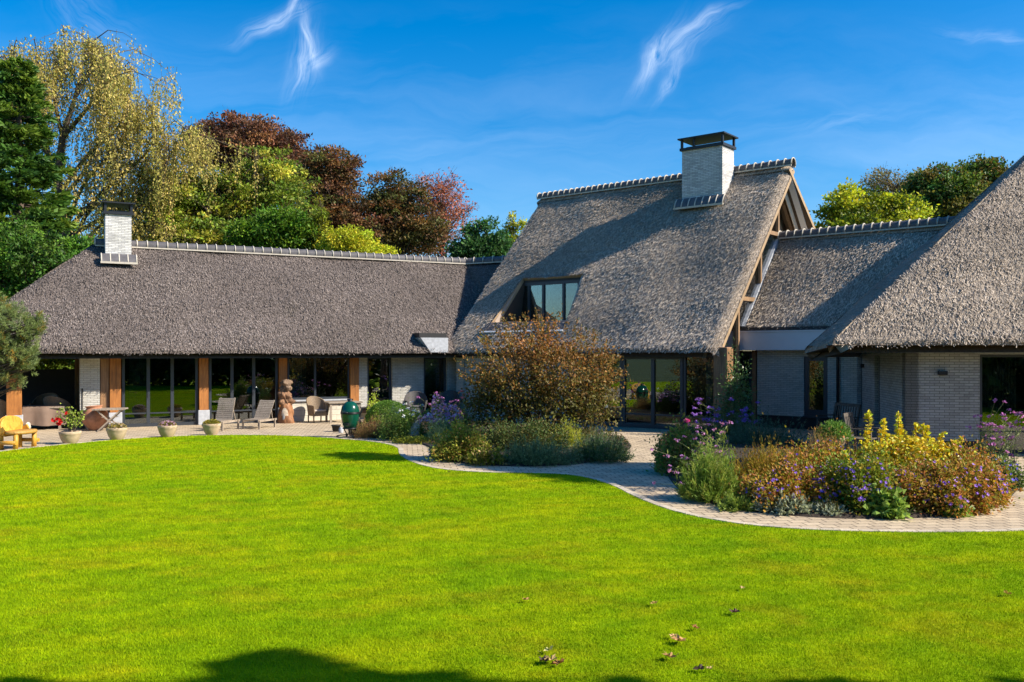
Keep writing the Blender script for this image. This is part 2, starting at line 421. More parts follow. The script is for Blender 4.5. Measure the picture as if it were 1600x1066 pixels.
M_BLADE = m_blade(); M_SOIL = m_soil(); M_PAVE = m_paving()
flat('ground', [(-600, -400), (600, -400), (600, 900), (-600, 900)], -0.02, m_ground())
flat('paved_terrace', [(-30, 12), (22, 12), (22, 42), (-30, 42)], 0.0, M_PAVE)
flat('lawn', lawn_poly, 0.022, m_lawn(), .04)
# border of paler stones along the lawn
def border():
    V, Fs, C = [], [], []
    pts = lawn_edge; d = 0; L = [0.0]
    for a, b in zip(pts, pts[1:]): L.append(L[-1] + (b - a).length)
    tot = L[-1]; s = 0.0
    def at(s):
        i = max(0, min(len(L) - 2, int(np.searchsorted(L, s) - 1))); f = (s - L[i]) / max(1e-6, L[i + 1] - L[i]); p = pts[i].lerp(pts[i + 1], f)
        t = (pts[i + 1] - pts[i]).normalized(); return p, Vector((-t.y, t.x, 0))
    while s + .2 < tot:
        ln = .27 if (s < 1e9) else .2
        p, n = at(s + .006); q, m = at(min(tot, s + ln - .006)); w = .13; z = .03 + random.uniform(-.003, .003)
        b = len(V); c = random.uniform(.75, 1.1)
        for (pp, nn) in ((p, n), (q, m)):
            for k in (0.012, .012 + w): V.append((pp.x + nn.x * k, pp.y + nn.y * k, z)); V.append((pp.x + nn.x * k, pp.y + nn.y * k, -.01))
        C += [(.56 * c, .48 * c, .36 * c)] * 8
        Fs += [(b, b + 2, b + 6, b + 4), (b, b + 4, b + 5, b + 1), (b + 2, b + 3, b + 7, b + 6), (b, b + 1, b + 3, b + 2), (b + 4, b + 6, b + 7, b + 5)]
        s += ln
    return npmesh('path_border', V, [Fs], M_EDGE, None, C)
def m_edge():
    t = NT('edge_stone'); p = t.pos(); n = t.noise(p, 22, 5, .65)
    return t.done(t.princ(t.mix(.5, t.attr(), t.ramp(n, [(.3, .55), (.7, 1.05)]), 'MULTIPLY'), .8, t.bump(n, .5, .01)))
M_EDGE = m_edge()
tag(link('path_border', border()), None, None, None, 'structure')

LEFT_BED_PX = [(545, 681), (600, 686), (650, 692.5), (677, 703), (686, 714), (700, 721), (740, 726), (800, 729), (860, 728.5), (915, 724), (960, 714), (983, 703), (986, 694), (972, 685), (945, 678), (915, 673), (870, 668), (800, 664), (720, 660), (640, 657), (580, 657), (548, 668)]
RIGHT_BED_PX = [(1030, 688), (1028, 706), (1033, 726), (1043, 745), (1058, 763), (1085, 780), (1130, 792), (1190, 802), (1280, 809.5), (1380, 811.5), (1450, 809), (1520, 800), (1565, 787), (1588, 769), (1592, 752), (1575, 735), (1540, 722), (1480, 722), (1410, 728), (1360, 726), (1300, 712), (1255, 695), (1200, 684), (1130, 675), (1070, 674), (1040, 679)]
def bed(px):
    P = catmull([G(*p) for p in px + [px[0]]], 6)[:-1]; c = sum(P, Vector()) / len(P)
    V, Fs = [], []; n = len(P); rings = [(1, -.01), (.985, .035), (.9, .07), (.6, .10)]
    for s, z in rings:
        for p in P: q = c.lerp(p, s); V.append((q.x, q.y, z))
    V.append((c.x, c.y, .11))
    for r in range(3):
        for i in range(n): j = (i + 1) % n; Fs.append((r * n + i, r * n + j, (r + 1) * n + j, (r + 1) * n + i))
    for i in range(n): Fs.append((3 * n + i, 3 * n + (i + 1) % n, 4 * n))
    me = bpy.data.meshes.new('soil_bed'); me.from_pydata(V, [], Fs); me.materials.append(M_SOIL); me.update()
    tag(link('soil_bed', me), None, None, None, 'structure')
bed(LEFT_BED_PX); bed(RIGHT_BED_PX)

def inside(px, py, poly):
    c = np.zeros(len(px), bool); n = len(poly)
    for i in range(n):
        x1, y1 = poly[i][0], poly[i][1]; x2, y2 = poly[(i + 1) % n][0], poly[(i + 1) % n][1]
        if y1 == y2: continue
        k = ((y1 > py) != (y2 > py)) & (px < (x2 - x1) * (py - y1) / (y2 - y1) + x1); c ^= k
    return c
def grass():
    Ns = 900000
    # depth distribution ~ 1/Y so that density per square metre falls with the distance
    u = RS.rand(Ns); Y = 6.0 * (29.0 / 6.0) ** u; X = (RS.rand(Ns) * 2 - 1) * (Y * .60 + .5)
    m_ = 380000; Y2 = 2.0 + 27 * RS.rand(m_) ** 1.4; X2 = (RS.rand(m_) * 2 - 1) * (Y2 * .60 + 11); q = (abs(X2) > Y2 * .6 + .5) | (Y2 < 6.0)
    X = np.concatenate([X, X2[q]]); Y = np.concatenate([Y, Y2[q]])
    k = inside(X, Y, [(p.x, p.y) for p in lawn_poly]); X, Y = X[k], Y[k]; n = len(X); X = X + RS.randn(n) * .025; Y = Y + RS.randn(n) * .025
    h = (.010 + .018 * RS.rand(n)) * (1 + .015 * np.maximum(Y - 7, 0)); w = (.0022 + .0014 * RS.rand(n)) * (np.maximum(Y, 7) / 7.0) ** .9 * np.where((abs(X) > Y * .6 + .5) | (Y < 6), 2.2, 1.0)
    a = RS.rand(n) * 2 * np.pi; lean = RS.rand(n) * .9 * h; la = RS.rand(n) * 2 * np.pi
    V = np.zeros((n, 3, 3), np.float32); dx, dy = np.cos(a) * w, np.sin(a) * w
    V[:, 0, 0] = X - dx; V[:, 0, 1] = Y - dy; V[:, 1, 0] = X + dx; V[:, 1, 1] = Y + dy; V[:, :2, 2] = .02
    V[:, 2, 0] = X + np.cos(la) * lean; V[:, 2, 1] = Y + np.sin(la) * lean; V[:, 2, 2] = .022 + h
    b = (.75 + .75 * RS.rand(n)); C = np.repeat((b[:, None] * np.stack([1 + .25 * (RS.rand(n) - .3), np.ones(n), .8 + .4 * RS.rand(n)], 1))[:, None, :], 3, 1)
    F3 = np.arange(n * 3, dtype=np.int32).reshape(n, 3)
    o = link('grass', npmesh('grass', V, [F3], M_BLADE, None, C.reshape(-1, 3)))
    tag(o, 'short bright green mown grass covering the lawn', 'grass', None, 'stuff')
grass()

# ------------------------------------------------------------------ the villa
villa = thing('thatched_villa', 'long thatched villa with white brick walls, three roofs and two chimneys', 'house', (0, 34, 0))
def V3(xy, z=0): return Vector((xy[0], xy[1], z))
DW = Vector((.888, .46, 0)).normalized(); NWI = Vector((-DW.y, DW.x, 0))     # wing: along, inwards
DM = Vector((.78, -.626, 0)).normalized(); NMI = Vector((-DM.y, DM.x, 0))    # main house
DRt = Vector((.987, -.162, 0)).normalized(); NRI = Vector((-DRt.y, DRt.x, 0))
UPZ = Vector((0, 0, 1))

def frame_at(p, dirx):
    """matrix with local x along dirx, y inwards, z up"""
    x = Vector(dirx).normalized(); y = Vector((-x.y, x.x, 0)); m = Matrix((x, y, UPZ)).transposed().to_4x4(); m.translation = p; return m

def slab(name, P00, P10, P11, P01, thick, mats, hole=None, tufts=230, top_straw=((.20, .17, .14), (.50, .43, .36)), round_edges='LRB', wav=.05, du=.45, seed=1, parent=None, label=None, sl=1.0, tl_=.45):
    """a thick thatch slope: P00-P10 eave, P01-P11 top; mats = (thatch, straw, reed)"""
    rs = np.random.RandomState(seed)
    P00, P10, P11, P01 = [np.array(p, float) for p in (P00, P10, P11, P01)]
    n = np.cross(P10 - P00, (P01 + P11) / 2 - (P00 + P10) / 2); n /= np.linalg.norm(n)
    if n[2] < 0: n = -n
    W = max(np.linalg.norm(P10 - P00), np.linalg.norm(P11 - P01)); Ls = max(np.linalg.norm(P01 - P00), np.linalg.norm(P11 - P10))
    def axis(L, lo, hi, brk):
        e = [0, .03, .08, .16, .26]; a = [0.0, 1.0] + list(brk)
        if lo: a += [x / L for x in e]
        if hi: a += [1 - x / L for x in e]
        k = max(2, int(L / du)); a += [i / k for i in range(k + 1)]
        a = sorted(a); out = [a[0]]
        for x in a[1:]:
            if x - out[-1] > .012 / L: out.append(x)
            elif x in brk or x == 1.0: out[-1] = x
        return np.array(out)
    uu = axis(W, 'L' in round_edges, 'R' in round_edges, []); vv = axis(Ls, 'B' in round_edges, False, [hole[1], hole[3]] if hole else [])
    def uw(i, v):
        return uu[i]
    if hole:   # hole = (ul_bottom, v_bottom, ur_bottom, v_top, ul_top, ur_top)
        ulb, vb, urb, vt, ult, urt = hole
        k1 = [i / 8 for i in range(9)]; seg = [np.linspace(0, 1, 10), np.linspace(0, 1, 8), np.linspace(0, 1, 22)]
        def urow(v):
            f = min(1, max(0, (v - vb) / (vt - vb))); ul = ulb + (ult - ulb) * f; ur = urb + (urt - urb) * f
            e = [x / W for x in (.03, .09, .2)]
            r = np.concatenate([[0], e, np.linspace(.03, ul, 9), np.linspace(ul, ur, 8)[1:], np.linspace(ur, .972, 22)[1:], 1 - np.array(e[::-1]), [1]])
            return r
        nu = len(urow(0)); iL, iR = 12, 19
    else: nu = len(uu)
    nv = len(vv); top = np.zeros((nv, nu, 3)); UV = np.zeros((nv, nu, 2)); bot = np.zeros((nv, nu, 3))
    ph = rs.rand(6) * 6.28
    def prof(d): return .10 * max(0, 1 - d / .16) ** 2
    def profs(d): return .22 * max(0, 1 - d / .26) ** 2
    for j, v in enumerate(vv):
        ur = urow(v) if hole else uu
        a = P00 + (P01 - P00) * v; b = P10 + (P11 - P10) * v
        for i, u in enumerate(ur):
            p = a + (b - a) * u; x, y = u * W, v * Ls
            wv = wav * (.5 * math.sin(x * .9 + ph[0]) * math.sin(y * .8 + ph[1]) + .35 * math.sin(x * 2.1 + y * .7 + ph[2]) + .3 * math.sin(y * 2.6 - x * .4 + ph[3]))
            dp = 0
            if 'B' in round_edges: dp += prof(y)
            wl = np.linalg.norm(b - a)
            if 'L' in round_edges: dp += profs(u * wl)
            if 'R' in round_edges: dp += profs((1 - u) * wl)
            ed = min(1, y / .4) if 'B' in round_edges else 1
            if 'R' in round_edges: ed *= min(1, (1 - u) * W / .5)
            if 'L' in round_edges: ed *= min(1, u * W / .5)
            top[j, i] = p + n * (wv * ed - dp); UV[j, i] = (x + seed * 17.3, y); bot[j, i] = p - n * thick
    if 'B' in round_edges:   # eave cut level underneath, so the reed ends face down
        hn = np.array([n[0], n[1], 0]); hn /= np.linalg.norm(hn)
        bot[0] = top[0] - hn[None] * (thick / np.linalg.norm(n[:2])); bot[0][:, 2] = top[0][:, 2] + .02
    idx = np.arange(nu * nv).reshape(nv, nu); Q, MI = [], []
    off = nu * nv
    for j in range(nv - 1):
        for i in range(nu - 1):
            if hole and iL <= i < iR and vv[j] >= hole[1] - 1e-6 and vv[j + 1] <= hole[3] + 1e-6: continue
            Q.append((idx[j, i], idx[j, i + 1], idx[j + 1, i + 1], idx[j + 1, i])); MI.append(0)
            Q.append((off + idx[j, i], off + idx[j + 1, i], off + idx[j + 1, i + 1], off + idx[j, i + 1])); MI.append(3)
    rim = [[idx[0, i] for i in range(nu)], [idx[nv - 1, i] for i in range(nu)], [idx[j, 0] for j in range(nv)], [idx[j, nu - 1] for j in range(nv)]]
    if hole:
        jb = int(np.argmin(abs(vv - hole[1]))); jt = int(np.argmin(abs(vv - hole[3])))
        rim += [[idx[jb, i] for i in range(iL, iR + 1)], [idx[jt, i] for i in range(iL, iR + 1)], [idx[j, iL] for j in range(jb, jt + 1)], [idx[j, iR] for j in range(jb, jt + 1)]]
    for ri, r in enumerate(rim):
        for a, b in zip(r, r[1:]): Q.append((a, b, off + b, off + a)); MI.append(2 if (ri > 3 or (ri == 2 and 'L' in round_edges) or (ri == 3 and 'R' in round_edges)) else 0)
    Vt = np.concatenate([top.reshape(-1, 3), bot.reshape(-1, 3)]); Uv = np.concatenate([UV.reshape(-1, 2)] * 2)
    C = np.ones((len(Vt), 3)) * .5
    # straw ends lying on the slope
    area = .5 * (np.linalg.norm(np.cross(P10 - P00, P01 - P00)) + np.linalg.norm(np.cross(P10 - P11, P01 - P11)))
    N = int(area * tufts); u = rs.rand(N); v = rs.rand(N)
    wb, wt = np.linalg.norm(P10 - P00), np.linalg.norm(P11 - P01); keep = rs.rand(N) < (wb + (wt - wb) * v) / max(wb, wt); u, v = u[keep], v[keep]
    if hole:
        f = np.clip((v - hole[1]) / (hole[3] - hole[1]), 0, 1); ul = hole[0] + (hole[4] - hole[0]) * f; ur_ = hole[2] + (hole[5] - hole[2]) * f
        keep = ~((v > hole[1] - .01) & (v < hole[3] + .004) & (u > ul - .005) & (u < ur_ + .005)); u, v = u[keep], v[keep]
    N = len(u); a = P00 + (P01 - P00) * v[:, None]; b = P10 + (P11 - P10) * v[:, None]; p = a + (b - a) * u[:, None]
    xx, yy = u * W, v * Ls
    wv = wav * (.5 * np.sin(xx * .9 + ph[0]) * np.sin(yy * .8 + ph[1]) + .35 * np.sin(xx * 2.1 + yy * .7 + ph[2]) + .3 * np.sin(yy * 2.6 - xx * .4 + ph[3]))
    def profn(d): return .10 * np.maximum(0, 1 - d / .16) ** 2
    def profns(d): return .22 * np.maximum(0, 1 - d / .26) ** 2
    wl = np.linalg.norm(b - a, axis=1); dp = np.zeros(N)
    if 'B' in round_edges: dp += profn(yy)
    if 'L' in round_edges: dp += profns(u * wl)
    if 'R' in round_edges: dp += profns((1 - u) * wl)
    if 'R' in round_edges: wv = wv * np.minimum(1, (1 - u) * W / .5)
    if 'L' in round_edges: wv = wv * np.minimum(1, u * W / .5)
    p = p + n * (wv - dp)[:, None]
    eu = (P10 - P00) / np.linalg.norm(P10 - P00); ev = np.cross(n, eu); ev = ev if ev[2] > 0 else -ev
    ln = (.09 + .15 * rs.rand(N)) * sl; wd = (.0042 + .0058 * rs.rand(N)) * sl; yaw = rs.randn(N) * .22; tilt = .06 + tl_ * rs.rand(N) ** 1.6
    dvec = -(ev[None] * np.cos(yaw)[:, None] + eu[None] * np.sin(yaw)[:, None]); side = np.cross(n[None], dvec)
    dirv = dvec * np.cos(tilt)[:, None] + n[None] * np.sin(tilt)[:, None]
    st = p - dvec * (ln * .4)[:, None] - n * .012
    q0 = st - side * wd[:, None]; q1 = st + side * wd[:, None]; q2 = st + dirv * ln[:, None] + side * wd[:, None]; q3 = st + dirv * ln[:, None] - side * wd[:, None]
    TV = np.stack([q0, q1, q2, q3], 1).reshape(-1, 3); cl = np.array(top_straw[0]); ch = np.array(top_straw[1]); f = rs.rand(N) ** 1.15
    pw = np.clip(np.sin(xx * .8 + ph[4]) * np.sin(yy * .9 + ph[5]) * .18 + 1, .8, 1.2)
    TC = np.repeat(((cl + (ch - cl) * f[:, None]) * pw[:, None])[:, None, :], 4, 1).reshape(-1, 3)
    TQ = (np.arange(N * 4).reshape(N, 4) + len(Vt)); MI = MI + [1] * N
    Vall = np.concatenate([Vt, TV]); Call = np.concatenate([C, TC]); Uall = np.concatenate([Uv, np.zeros((len(TV), 2))])
    sm = [m == 0 for m in MI]
    me = npmesh(name, Vall, [np.array(Q, dtype=np.int32), TQ], mats, MI, Call, Uall, np.array(sm))
    o = link(name, me, parent)
    if label: o['label'] = label
    return o, n

def ridge(p0, p1, n, r, parent, parts=True, lbl=None):
    """half round clay ridge tiles in mortar"""
    p0, p1 = Vector(p0), Vector(p1); L = (p1 - p0).length; d = (p1 - p0).normalized(); side = d.cross(UPZ).normalized(); up = side.cross(d)
    T, Mo = MB(), MB(); st = L / n
    def arc(q, rad, k=9): return [q + side * rad * math.cos(math.pi * (-.12 + 1.24 * i / (k - 1))) + up * rad * (math.sin(math.pi * (-.12 + 1.24 * i / (k - 1))) * .92 + .05) for i in range(k)]
    for i in range(n):
        j = random.uniform(-.008, .008)
        a = arc(p0 + d * (st * i + .02) + up * j, r * .93); b = arc(p0 + d * (st * (i + 1) - .01) + up * j, r * 1.0)
        T.add(a + b, [(k, k + 1, 9 + k + 1, 9 + k) for k in range(8)], 0, True)
    for i in range(n + 1):
        q = p0 + d * (st * i); pts = arc(q, r * 1.05); Mo.tube(pts, .026, 6)
    for s in (-1, 1):
        Mo.beam(p0 + side * s * r * 1.0 - up * .09, p1 + side * s * r * 1.0 - up * .09, .05, .05)
    a = T.build('ridge_tile', M_TILE, parent, None, False); b = Mo.build('ridge_mortar', M_MORTAR, parent, None, False)
    return a, b

def wall(name, p0, L, dirx, z0, z1, th, openings, mat, parent=villa):
    """brick wall with rectangular openings (x0,x1,z0,z1) in local x/z"""
    M = frame_at(V3(p0, 0), dirx); mb = MB()
    xs = sorted({0, L} | {o[0] for o in openings} | {o[1] for o in openings}); 
    for a, b in zip(xs, xs[1:]):
        if b - a < 1e-4: continue
        m = (a + b) / 2; zs = [z0]
        cuts = sorted([(o[2], o[3]) for o in openings if o[0] < m < o[1]]); z = z0
        for c0, c1 in cuts:
            if c0 - z > 1e-3: mb.bx(a, b, 0, th, z, c0)
            z = max(z, c1)
        if z1 - z > 1e-3: mb.bx(a, b, 0, th, z, z1)
    return mb.build(name, mat, parent, M, False), M

def glazing(M, x0, x1, z0, z1, mull, bars=(), fw=.07, y=.06, name='glass_door', dp=.09, pane_mat=None, handle=None, label=None):
    """framed glazing in the wall's own frame: mull = x positions of mullions"""
    mb = MB()
    mb.bx(x0, x0 + fw, y, y + dp, z0, z1); mb.bx(x1 - fw, x1, y, y + dp, z0, z1)
    mb.bx(x0 + fw, x1 - fw, y, y + dp, z1 - fw, z1); mb.bx(x0 + fw, x1 - fw, y, y + dp, z0, z0 + fw * 1.3)
    xs = [x0 + fw] + list(mull) + [x1 - fw]
    for m in mull: mb.bx(m - fw * .62, m + fw * .62, y - .004, y + dp - .004, z0 + fw * 1.3, z1 - fw)
    for zb in bars:
        for i, (a, b) in enumerate(zip(xs, xs[1:])): mb.bx(a + (fw * .62 if i else 0), b - (fw * .62 if i < len(mull) else 0), y + .012, y + dp - .02, zb - .022, zb + .022)
    o = mb.build(name, M_FRAME, villa, M, False)
    if label: o['label'] = label
    for a, b in zip(xs, xs[1:]):
        g = MB(); g.bx(a + .005, b - .005, y + dp * .45, y + dp * .45 + .012, z0 + fw, z1 - fw * .8)
        g.build('pane', pane_mat or M_GLASS, o, M, False)
    for hx in (handle or []):
        h = MB(); h.beam((hx, y - .05, .98), (hx, y - .05, 1.14), .025, .025); h.beam((hx, y - .05, 1.06), (hx, y + .01, 1.06), .02, .02); h.build('handle', M_BLACKMETAL, o, M, False)
    return o

# ---- the left wing
WP = Vector((-11, 31.6, 0))                                   # point on its front wall line
def wt(px): u = (px - 800) / F; return (u * WP.y - WP.x) / (DW.x - u * DW.y)   # wall coordinate seen at a column
EW = WP - NWI * 1.2                                            # eave line
RW = Vector((-12.68, 34.84, 0)); 
def wl(p0, d, px): u = (px - 800) / F; return p0 + d * ((u * p0.y - p0.x) / (d.x - u * d.y))
ZE = 2.60
ridge_a = wl(RW, DW, 146); ridge_b = wl(RW, DW, 727); ZR = 6.58
k = (RW - EW).dot(NWI)
cor_l = ridge_a - NWI * k - DW * (k * .96); cor_lb = ridge_a + NWI * k - DW * (k * .96)
eave_r = EW + DW * 11.6; 
M_REED_SHADE = mat_plain('reed_underside_shade', (.10, .07, .045), .9, .3, 12)  # reed darkened for roof undersides, shade put into the colour
TH = (M_THATCH_W, M_STRAW, M_REED, M_REED_SHADE); STW = ((.08, .066, .058), (.36, .305, .27))
rw, _ = slab('roof', V3(cor_l, ZE), V3(eave_r, ZE), V3(ridge_b, ZR), V3(ridge_a, ZR), .34, TH, None, 640, STW, 'B', .05, .45, 1, villa, 'long dark grey thatched roof of the left wing')
def sub_slab(name, *a, **k): o, n = slab(name, *a, **k); return o
hipw = sub_slab('roof_hip', V3(cor_lb, ZE), V3(cor_l, ZE), V3(ridge_a + NWI * .02, ZR), V3(ridge_a - NWI * .02, ZR), .34, TH, None, 60, STW, 'B', .04, .6, 2, rw)
backw = sub_slab('roof_back', V3(eave_r + NWI * 2 * k, ZE), V3(cor_lb, ZE), V3(ridge_a, ZR), V3(ridge_b, ZR), .34, TH, None, 20, STW, 'B', .04, .9, 3, rw)
ridge(V3(ridge_a + DW * .05, ZR + .03), V3(ridge_b, ZR + .03), 42, .20, rw)

# its walls
X = lambda px: wt(px)
top = 2.52
w_posts = [(10, 34), (171.5, 189), (311, 325.5), (436, 448.5), (547, 560.5)]
M_wing = frame_at(WP, DW)
def post(x0, x1, M, zt, mat, dp=.34, base=True, y0=-.05, parent=villa, label=None):
    mb = MB(); mb.bx(x0, x1, y0, y0 + dp, .52 if base else 0, zt); o = mb.build('post', mat, parent, M, False, .012)
    if label: o['label'] = label
    if base:
        b = MB(); b.bx(x0 - .035, x1 + .035, y0 - .035, y0 + dp + .035, 0, .52); b.build('post_base', M_STONE, o, M, False, .015)
    return o
for a, b in w_posts: post(X(a), X(b), M_wing, top, M_OAK)
# brick pier with black plinth beside the open terrace
pr, Mp = wall('brick_pier', WP + DW * X(125), X(156) - X(125), DW, .62, top, .9, [], M_BRICK)
pb = MB(); pb.bx(X(125) + .02, X(156) - .02, .02, .88, 0, .62); pb.build('plinth', M_PLINTH, pr, M_wing, False)
sl_ = MB(); sl_.bx(X(127.5), X(129.5), -.02, .0, .6, 1.35); sl_.build('letter_slot', M_DARK, pr, M_wing, False)
wp_ = MB(); wp_.bx(X(157), X(171), .05, .12, 0.0, top); wp_.build('wood_panel', M_OAKGREY, villa, M_wing, False)
glazing(M_wing, X(191), X(309.5), .0, 2.46, [X(232), X(269.5)], [.46], .085, .05, 'glass_door', handle=[X(230.5)])
glazing(M_wing, X(327), X(434.5), .0, 2.46, [X(363), X(397)], [.46], .085, .05, 'glass_door', handle=[X(395.5)])
glazing(M_wing, X(450), X(546.5), .80, 2.46, [X(493)], [], .06, .05, 'window')
sill = MB(); sill.bx(X(449), X(547), -.06, .2, .74, .795); sill.build('window_sill', M_STONE, villa, M_wing, False)
lowb = MB(); lowb.bx(X(449), X(547), .02, .25, 0, .74); o = lowb.build('low_wall', mat_brick('pale_blocks', (.74, .70, .60), (.62, .56, .46), (.5, .47, .42), .9, .2), villa, M_wing, False)
x0 = X(560.5)
wl2, Mw2 = wall('wall', WP + DW * x0, X(735) - x0, DW, .0, top, .3, [(X(574) - x0, X(613) - x0, 0, 2.38), (X(662) - x0, X(698.5) - x0, 0, 2.38)], M_BRICK)
wl2['label'] = 'white brick wall of the left wing with two dark doors'
glazing(M_wing, X(574), X(613), 0, 2.38, [], [], .09, .1, 'door', pane_mat=M_GLASS); glazing(M_wing, X(662), X(698.5), 0, 2.38, [], [], .09, .1, 'door')
lt = MB(); lt.bx(X(125), X(735), -.02, .12, 2.462, 2.535); lt.build('lintel', M_FRAME, villa, M_wing, False)
so = MB(); so.bx(X(125) - 5.4, X(735), -.7, .3, 2.56, 2.58); so.build('soffit', M_OAKGREY, villa, M_wing, False)
# interior shell
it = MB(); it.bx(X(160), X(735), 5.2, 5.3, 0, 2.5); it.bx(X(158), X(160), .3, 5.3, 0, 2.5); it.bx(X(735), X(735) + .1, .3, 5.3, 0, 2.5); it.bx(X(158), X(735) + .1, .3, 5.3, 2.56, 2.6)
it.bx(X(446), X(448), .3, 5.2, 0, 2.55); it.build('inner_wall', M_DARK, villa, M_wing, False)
fi = MB(); fi.bx(X(160), X(735), .16, 5.2, .004, .012); fi.build('inner_floor', M_FLOOR_IN, villa, M_wing, False)
cu = MB()
for i in range(24): cu.bx(X(204) + .03 * i, X(204) + .03 * i + .022, .5 + .03 * (i % 2), .53 + .03 * (i % 2), .03, 2.4)
cu.build('curtain', M_CURT, villa, M_wing, False); cu = MB()
for i in range(20): cu.bx(X(455) + .035 * i, X(455) + .035 * i + .025, .5 + .03 * (i % 2), .53 + .03 * (i % 2), .8, 2.4)
cu.build('curtain', M_CURT, villa, M_wing, False)
# open terrace: low dark back wall, side posts
bw = MB(); bw.bx(X(125) - 6.5, X(158), 5.0, 5.12, 0, 1.92); bw.build('terrace_back_wall', M_DARK, villa, M_wing, False)
post(X(125) - 5.2, X(125) - 4.85, M_wing, top, M_OAKGREY, .34, False, 4.9); post(X(123), X(123) + .3, M_wing, top, M_OAKGREY, .34, False, 4.6)
# white gutter box let into the thatch beside the main house; its grey stands in for shade
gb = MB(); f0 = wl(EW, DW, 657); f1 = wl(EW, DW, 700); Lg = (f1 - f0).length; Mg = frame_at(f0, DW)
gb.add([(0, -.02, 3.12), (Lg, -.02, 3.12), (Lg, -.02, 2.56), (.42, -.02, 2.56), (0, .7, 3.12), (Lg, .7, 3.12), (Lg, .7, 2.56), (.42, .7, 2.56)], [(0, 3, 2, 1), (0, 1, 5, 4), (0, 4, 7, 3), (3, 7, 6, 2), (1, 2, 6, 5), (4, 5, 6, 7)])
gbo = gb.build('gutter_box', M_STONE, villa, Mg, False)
gd = MB(); gd.bx(-.0, Lg, .12, .9, 3.12, 3.30); gd.bx(0.02, Lg, .0, .12, 3.12, 3.15); gd.build('gutter_mouth', M_PLINTH, gbo, Mg, False)

# chimneys
def chimney(c, along, w, d, z0, zb, cap, parent, base_z, collar_n, slope, lbl, ctop=.34):
    M = frame_at(c, along); mb = MB(); mb.bx(-w / 2, w / 2, -d / 2, d / 2, z0, zb); o = mb.build('chimney', M_CHIM, parent, M, False); o['label'] = lbl
    cp = MB(); e = .07
    cp.bx(-w / 2 - e, w / 2 + e, -d / 2 - e, d / 2 + e, zb, zb + .10)
    for sx in (-1, 1):
        for sy in (-1, 1): cp.bx(sx * (w / 2) - .04, sx * (w / 2) + .04, sy * (d / 2) - .04, sy * (d / 2) + .04, zb + .10, zb + .10 + ctop)
    if w > 1.2:
        for sx in (-.2,): cp.bx(sx * w - .03, sx * w + .03, -d / 2 - .02, -d / 2 + .04, zb + .1, zb + .1 + ctop)
    z1 = zb + .10 + ctop; a = w / 2 + .13; b = d / 2 + .13
    cp.add([(-a, -b, z1), (a, -b, z1), (a, b, z1), (-a, b, z1), (-a, -b, z1 + .05), (a, -b, z1 + .05), (a, b, z1 + .05), (-a, b, z1 + .05), (0, 0, z1 + .11)],
           [(0, 3, 2, 1), (0, 1, 5, 4), (1, 2, 6, 5), (2, 3, 7, 6), (3, 0, 4, 7), (4, 5, 8), (5, 6, 8), (6, 7, 8), (7, 4, 8)])
    cp.bx(-w / 2 + .12, w / 2 - .12, -d / 2 + .12, d / 2 - .12, zb + .1, zb + .16)
    cp.build('chimney_cap', M_BLACKMETAL, o, M, False)
    # tiled apron at the foot, lying on the slope in front
    T, Mo = MB(), MB(); y0 = -d / 2 - .02; sd = .42
    dn = Vector((0, -math.cos(slope), -math.sin(slope))); up = Vector((0, -math.sin(slope), math.cos(slope)))
    st = (w + .3) / collar_n
    for i in range(collar_n + 1):
        xx = -w / 2 - .15 + i * st; q = Vector((xx, y0, base_z + .20)); arc = [q + dn * (sd * t) + up * (.05 + .09 * math.sin(math.pi * (.35 + .65 * t))) for t in (0, .25, .5, .75, 1)]
        Mo.tube(arc, .026, 6)
        if i < collar_n:
            q2 = q + Vector((st, 0, 0)); arc2 = [q2 + dn * (sd * t) + up * (.05 + .09 * math.sin(math.pi * (.35 + .65 * t))) for t in (0, .25, .5, .75, 1)]
            T.add(arc + arc2, [(k, k + 1, 6 + k, 5 + k) for k in range(4)], 0, True)
    e0 = Vector((-w / 2 - .18, y0, base_z + .20)) + dn * sd + up * .03; Mo.beam(e0, e0 + Vector((w + .36, 0, 0)), .07, .07)
    T.bx(-w / 2 - .12, w / 2 + .12, y0 - .08, y0 + .02, base_z - .1, base_z + .30)
    T.build('apron_tile', M_TILE, o, M, False); Mo.build('apron_mortar', M_MORTAR, o, M, False)
    return o
def zw(s): return ZR - (ZR - ZE) / k * s
cpt = wl(RW - NWI * .45, DW, 184)
chimney(cpt, DW, .88, .86, 5.4, 7.62, 0, villa, zw(.45 + .43), 4, math.atan2(ZR - ZE, k), 'sunlit white brick chimney on the left wing', .30)

# ---- the main house
ER = Vector((6.59, 27.7, 0)); LM = 12.0; EL = ER - DM * LM; SM = 6.18; ZRM = 9.42; ZEM = 2.62
ERv = ER - DM * .30; RRt = ERv + NMI * SM; RLt = EL + NMI * SM + DM * .2
THM = (M_THATCH, M_STRAW, M_REED, M_REED_SHADE); STM = ((.17, .142, .118), (.80, .675, .53))
